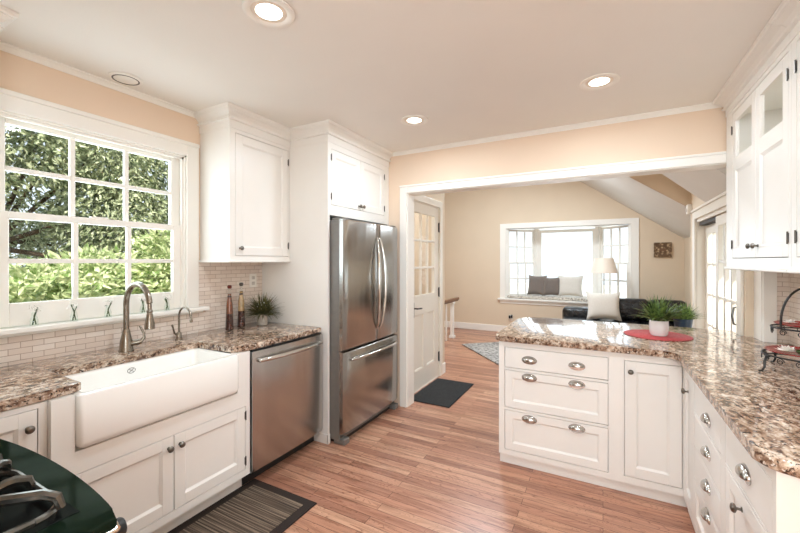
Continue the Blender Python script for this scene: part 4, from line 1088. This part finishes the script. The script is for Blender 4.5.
def flower(c, r, lab):
    t = thing('artificial_flower', c, lab, 'flower')
    b = MB()
    for ring, (n, tl, k) in enumerate(((9, .25, 1), (8, .7, .85), (6, 1.15, .6))):
        for i in range(n):
            a = 2 * PI * (i + ring * .4) / n; d = Vector((math.cos(a) * math.cos(tl), math.sin(a) * math.cos(tl), math.sin(tl))) * r * k; s = Vector((-math.sin(a), math.cos(a), 0)) * r * .22
            q = Vector(c) + Vector((0, 0, .004)); b.poly([q, q + d * .5 + s, q + d, q + d * .5 - s])
    b.build('petals', 'petal', t, fix=False)
    b = MB(); b.lathe([(.001, .002), (.007, .006), (.006, .012), (.001, .014)], 10, c); b.build('centre', 'olive', t, True)
flower((sx - .075, sy - .03, zt1 + .016), .05, 'white flower lying on the lower red plate of the iron stand')
flower((sx - .05, sy + .02, zt2 + .014), .035, 'small pale flower lying on the upper red plate')
def mini_bowl(c, mt, lab):
    b = MB(); b.lathe([(.018, 0), (.036, .010), (.042, .022), (.040, .023), (.033, .012), (.001, .006)], 24, c); tag(b.build('small_dish', mt, None, True), lab, 'dish')
mini_bowl((sx - .02, sy - .085, zt1 + .015), 'stem', 'small green dish on the lower red plate')

# mats
mt = thing('kitchen_runner', (-1.76, 1.1, 0), 'brown striped runner mat with dark border in front of the sink', 'rug')
MB().box(-2.022, -1.488, .30, 1.735, .0, .008, .003, 1).build('border', 'runner_edge', mt)
MB().box(-1.965, -1.545, .36, 1.680, .0075, .0105, .001, 1).build('woven_field', 'runner', mt)
tag(MB().box(-1.775, -1.32, 3.47, 4.27, 0, .010, .003, 1).build('doormat', 'mat'), 'black textured doormat in front of the glazed side door', 'rug')

# ================================================================== FAR ROOM FURNISHINGS
rg2 = MB(); A = Vector((-2.12, 6.18)); e1 = Vector((.66, -.75)).normalized(); e2 = Vector((.75, .66)).normalized()
q = [A, A + e1 * 1.6, A + e1 * 1.6 + e2 * 1.3, A + e2 * 1.3]
rg2.prism([tuple(x) for x in q], 0.0, .022, .006, 2)
tag(rg2.build('area_rug', 'rug', None, True), 'mottled grey area rug set at an angle on the far floor', 'rug')
# window seat cushion
cs = MB(); cs.prism([(BX0 + .04, YB - .005), (BX1 - .04, YB - .005), (-.16, YB + BD - .07), (-1.13, YB + BD - .07)], BZ0 - .011, BZ0 + .045, .016, 3)
tag(cs.build('window_seat_cushion', 'seatfab', None, True), 'thin pale patterned cushion on the bay window seat', 'cushion')
def pillow(name, c, w_, h_, th, rot, lean, mt, lab, group=None, cat='pillow'):
    b = MB(); n = 14; F_ = []
    Rm = Matrix.Translation(c) @ Matrix.Rotation(rot, 4, 'Z') @ Matrix.Rotation(lean, 4, 'X')
    for sgn in (1, -1):
        g = []
        for i in range(n + 1):
            row = []
            for j in range(n + 1):
                u, v = 2 * i / n - 1, 2 * j / n - 1
                pinch = 1 - .13 * (1 - u * u) * abs(v) ** 2; pinch2 = 1 - .13 * (1 - v * v) * abs(u) ** 2
                t_ = th / 2 * ((1 - u ** 4) * (1 - v ** 4)) ** .6
                row.append(b.bm.verts.new(Rm @ Vector((u * w_ / 2 * pinch2, sgn * t_, v * h_ / 2 * pinch + h_ / 2))))
            g.append(row)
        for i in range(n):
            for j in range(n): b.bm.faces.new((g[i][j], g[i + 1][j], g[i + 1][j + 1], g[i][j + 1]))
    bmesh.ops.remove_doubles(b.bm, verts=b.bm.verts[:], dist=.0005)
    return tag(b.build(name, mt, None, True), lab, cat, group)
def atY(px, Y): t = (px - 400) / F; return Y * (t * CS - SN) / (t * SN + CS)
zc = BZ0 + .046
YPW = 7.93
pillow('throw_pillow', (atY(536, YPW), YPW, zc), .40, .41, .13, -.35, -.18, 'greyfab', 'grey square pillow leaning at the left end of the window seat row', 'pillows on the window seat')
pillow('throw_pillow', (atY(551.5, YPW - .02), YPW - .02, zc), .36, .38, .13, .25, -.18, 'greyfab', 'grey square pillow between the other grey one and the white one', 'pillows on the window seat')
pillow('throw_pillow', (atY(570, YPW - .01), YPW - .01, zc), .46, .42, .13, -.05, -.20, 'whitefab', 'white square pillow on the window seat', 'pillows on the window seat')
# sofa
sf = thing('leather_sofa', (.3, 6.9, 0), 'black leather sofa below the bay window', 'sofa')
b = MB(); b.box(-.62, 1.12, 6.45, 7.33, .10, .36, .03, 3); b.build('base', 'leather', sf, True)
b = MB(); b.box(.14, 1.12, 7.02, 7.34, .30, .80, .07, 4).build('backrest', 'leather', sf, True)
for (a, c) in ((-.60, -.10), (-.09, .50), (.51, 1.10)): MB().box(a, c, 6.42, 7.05, .355, .50, .05, 4).build('seat_cushion', 'leather', sf, True)
for (a, c) in ((.16, .63), (.64, 1.10)): MB().box(a, c, 6.90, 7.12, .49, .84, .07, 4).build('back_cushion', 'leather', sf, True)
MB().box(-.62, -.02, 7.02, 7.33, .30, .64, .07, 4).build('armrest', 'leather', sf, True)
for (x, y) in ((-.56, 6.5), (1.06, 6.5), (-.56, 7.27), (1.06, 7.27)): MB().lathe([(.02, .001), (.028, .10)], 12, (x, y, 0)).build('foot', 'iron', sf, True)
pillow('throw_pillow', (atY(604, 6.72), 6.72, .502), .50, .46, .14, .15, -.25, 'whitefab', 'pale square pillow leaning on the black sofa')
# floor lamp
lx, ly = atY(604, 7.48), 7.48
fl = thing('floor_lamp', (lx, ly, 0), 'floor lamp with white cone shade in front of the bay window', 'lamp')
b = MB(); b.lathe([(.13, .001), (.13, .015), (.02, .03)], 24, (lx, ly, 0)); b.build('lamp_base', 'nickel', fl, True)
b = MB(); b.tube([(lx, ly, .025), (lx, ly, 1.36)], .009, 10); b.build('pole', 'nickel', fl, True)
b = MB(); b.lathe([(.215, 1.225), (.145, 1.485), (.142, 1.485), (.211, 1.226)], 32, (lx, ly, 0), cap=False); b.build('lamp_shade', 'shade', fl, True)
# plaque
pq = thing('wall_plaque', (.88, YB, 1.5), 'square carved wooden plaque on the beige wall right of the bay window', 'wall decor')
fp_ = fr((.882, YB, 1.62), (1, 0, 0), (0, -1, 0))
MB(fp_).box(-.118, .118, -.118, .118, 0, .022, .004, 1).build('board', 'plaque', pq)
b = MB(fp_)
for (u0, u1, v0, v1) in ((-.125, .125, .095, .125), (-.125, .125, -.125, -.095), (-.125, -.095, -.095, .095), (.095, .125, -.095, .095)): b.box(u0, u1, v0, v1, .018, .034, .004, 1)
b.build('carved_rim', 'plaque', pq)
MB(fp_).box(-.045, .045, -.018, .022, .02, .030, .004, 1).build('centre_block', 'railwood', pq)
# security sensor
fs_ = fr((.87, 5.24, 2.01), (0, 1, 0), (-1, 0, 0))
sn = thing('motion_sensor', (.87, 5.24, 2.01), 'small white motion sensor on the wall corner below the sloped ceiling', 'sensor')
MB(fs_).box(-.035, .035, -.055, .055, 0, .045, .008, 2).build('housing', 'white', sn); MB(fs_).box(-.022, .022, -.03, .012, .04, .052, .005, 2).build('lens', 'galv', sn)
# stair railing
ra = thing('stair_railing', (-2.48, 6.67, 0), 'white newel post with brown handrail beside the stairwell', 'railing')
b = MB(); b.box(-2.51, -2.45, 6.64, 6.70, .001, .66, .004, 1).box(-2.53, -2.43, 6.62, 6.72, .001, .05, .004, 1).box(-2.525, -2.435, 6.625, 6.715, .64, .67, .004, 1); b.build('newel_post', 'trim', ra)
b = MB(); b.box(-2.515, -2.445, 4.60, 6.98, .685, .735, .012, 3); b.box(-2.50, -2.46, 4.60, 6.95, .668, .688); b.build('handrail', 'railwood', ra)
for k in range(12):
    y = 4.72 + k * .15; MB().box(-2.492, -2.468, y - .012, y + .012, .001, .67).build('baluster', 'trim', ra)

# ================================================================== OUTSIDE
struct('outdoor_ground', MB().box(-40, 40, -20, 40, -.9, -.8), 'outside_ground')
def leafcloud(b, c, rad, n, size, seed, droop=0., elong=2.2, shell=.55):
    rn = random.Random(seed)
    for i in range(n):
        while True:
            v = Vector((rn.uniform(-1, 1), rn.uniform(-1, 1), rn.uniform(-1, 1)))
            if shell < v.length < 1: break
        p = Vector((c[0] + v.x * rad[0], c[1] + v.y * rad[1], c[2] + v.z * rad[2]))
        d = Vector((v.x, v.y, v.z * .4 - droop)) + Vector((rn.uniform(-1, 1), rn.uniform(-1, 1), rn.uniform(-1, 1))) * .8; d.normalize()
        s = d.cross(Vector((rn.uniform(-1, 1), rn.uniform(-1, 1), rn.uniform(-1, 1)))).normalized()
        sz = size * rn.uniform(.6, 1.3); nrm = d.cross(s) * sz * .12
        a = b.bm.verts.new(p); e = b.bm.verts.new(p + d * sz)
        l = b.bm.verts.new(p + d * sz * .45 + s * sz / elong / 1.6 - nrm); r = b.bm.verts.new(p + d * sz * .45 - s * sz / elong / 1.6 - nrm)
        b.bm.faces.new((a, l, e)); b.bm.faces.new((a, e, r))
def tree(name, x, y, z, lobes, n, size, mat, lab, cat, group=None, trunk=.1, th=2.0, seed=1, droop=0., elong=2.2):
    t = thing(name, (x, y, z), lab, cat, group)
    b = MB(); b.tube([(x, y, z - .05), (x + .05, y, z + th * .5), (x, y + .05, z + th)], [trunk, trunk * .8, trunk * .5], 10)
    rn = random.Random(seed)
    for (cx, cy, cz, rx, ry, rz) in lobes: b.tube([(x, y, z + th * .6), (x + cx * .6, y + cy * .6, z + (th * .6 + cz) / 2 + .1), (x + cx, y + cy, z + cz)], [trunk * .5, trunk * .3, trunk * .12], 7)
    b.build('trunk', 'bark', t, True)
    b = MB(); tot = sum(l[3] * l[4] * l[5] for l in lobes)
    for i, (cx, cy, cz, rx, ry, rz) in enumerate(lobes): leafcloud(b, (x + cx, y + cy, z + cz), (rx, ry, rz), int(n * rx * ry * rz / tot), size, seed * 31 + i, droop, elong)
    b.build('foliage', mat, t, fix=False)
GZ = -.8
def lob(seed, n, sx_, sy_, z0, z1, r0, r1):
    rn = random.Random(seed)
    return [(rn.uniform(-sx_, sx_), rn.uniform(-sy_, sy_), rn.uniform(z0, z1), rn.uniform(r0, r1), rn.uniform(r0, r1), rn.uniform(r0, r1) * .8) for _ in range(n)]
tree('shrub', -4.5, 1.3, GZ, lob(1, 10, .45, .8, 1.0, 2.25, .35, .55), 8500, .11, 'shrub', 'bright green broad-leaved shrub just outside the window, nearer the range end', 'shrub', 'shrubs outside the kitchen window', .04, 1.2, 1, 0, 3.0)
tree('shrub', -4.75, 2.25, GZ, lob(2, 10, .45, .8, 1.0, 2.35, .35, .55), 8500, .11, 'shrub', 'bright green broad-leaved shrub outside the far half of the window', 'shrub', 'shrubs outside the kitchen window', .04, 1.2, 2, 0, 3.0)
tree('leafy_tree', -6.3, 1.6, GZ, lob(3, 14, .7, 1.3, 1.6, 4.8, .5, .9), 24000, .10, 'tree', 'tall dense tree filling the left upper panes', 'tree', 'trees outside the kitchen window', .07, 4, 3, .6, 3.2)
tree('leafy_tree', -6.6, 4.0, GZ, lob(4, 14, .7, 1.3, 1.6, 5.0, .5, .9), 24000, .10, 'tree', 'tall dense tree behind the middle upper panes', 'tree', 'trees outside the kitchen window', .07, 4, 4, .6, 3.2)
tree('evergreen_tree', -6.6, 5.6, GZ, lob(5, 15, .7, 1.2, 1.4, 4.2, .5, .9), 18000, .10, 'pine', 'blue-green evergreen behind the right upper panes', 'tree', 'trees outside the kitchen window', .07, 4, 5, .7, 4.0)
tree('shrub', 2.25, 9.1, GZ, lob(6, 9, .12, .6, .5, 2.9, .5, .8), 7000, .12, 'darkleaf', 'dark green shrub seen through the far sliding door panel', 'shrub', 'shrubs beyond the sliding doors', .05, 1.5, 6)
tree('shrub', 2.6, 10.6, GZ, lob(7, 9, .4, .6, .5, 3.2, .5, .9), 7000, .13, 'darkleaf', 'tall green shrub seen through the nearer sliding door panel', 'shrub', 'shrubs beyond the sliding doors', .05, 1.5, 7)
struct('outdoor_deck', MB().box(1.01, 3.0, 3.2, 5.6, -.2, -.02), 'deck')
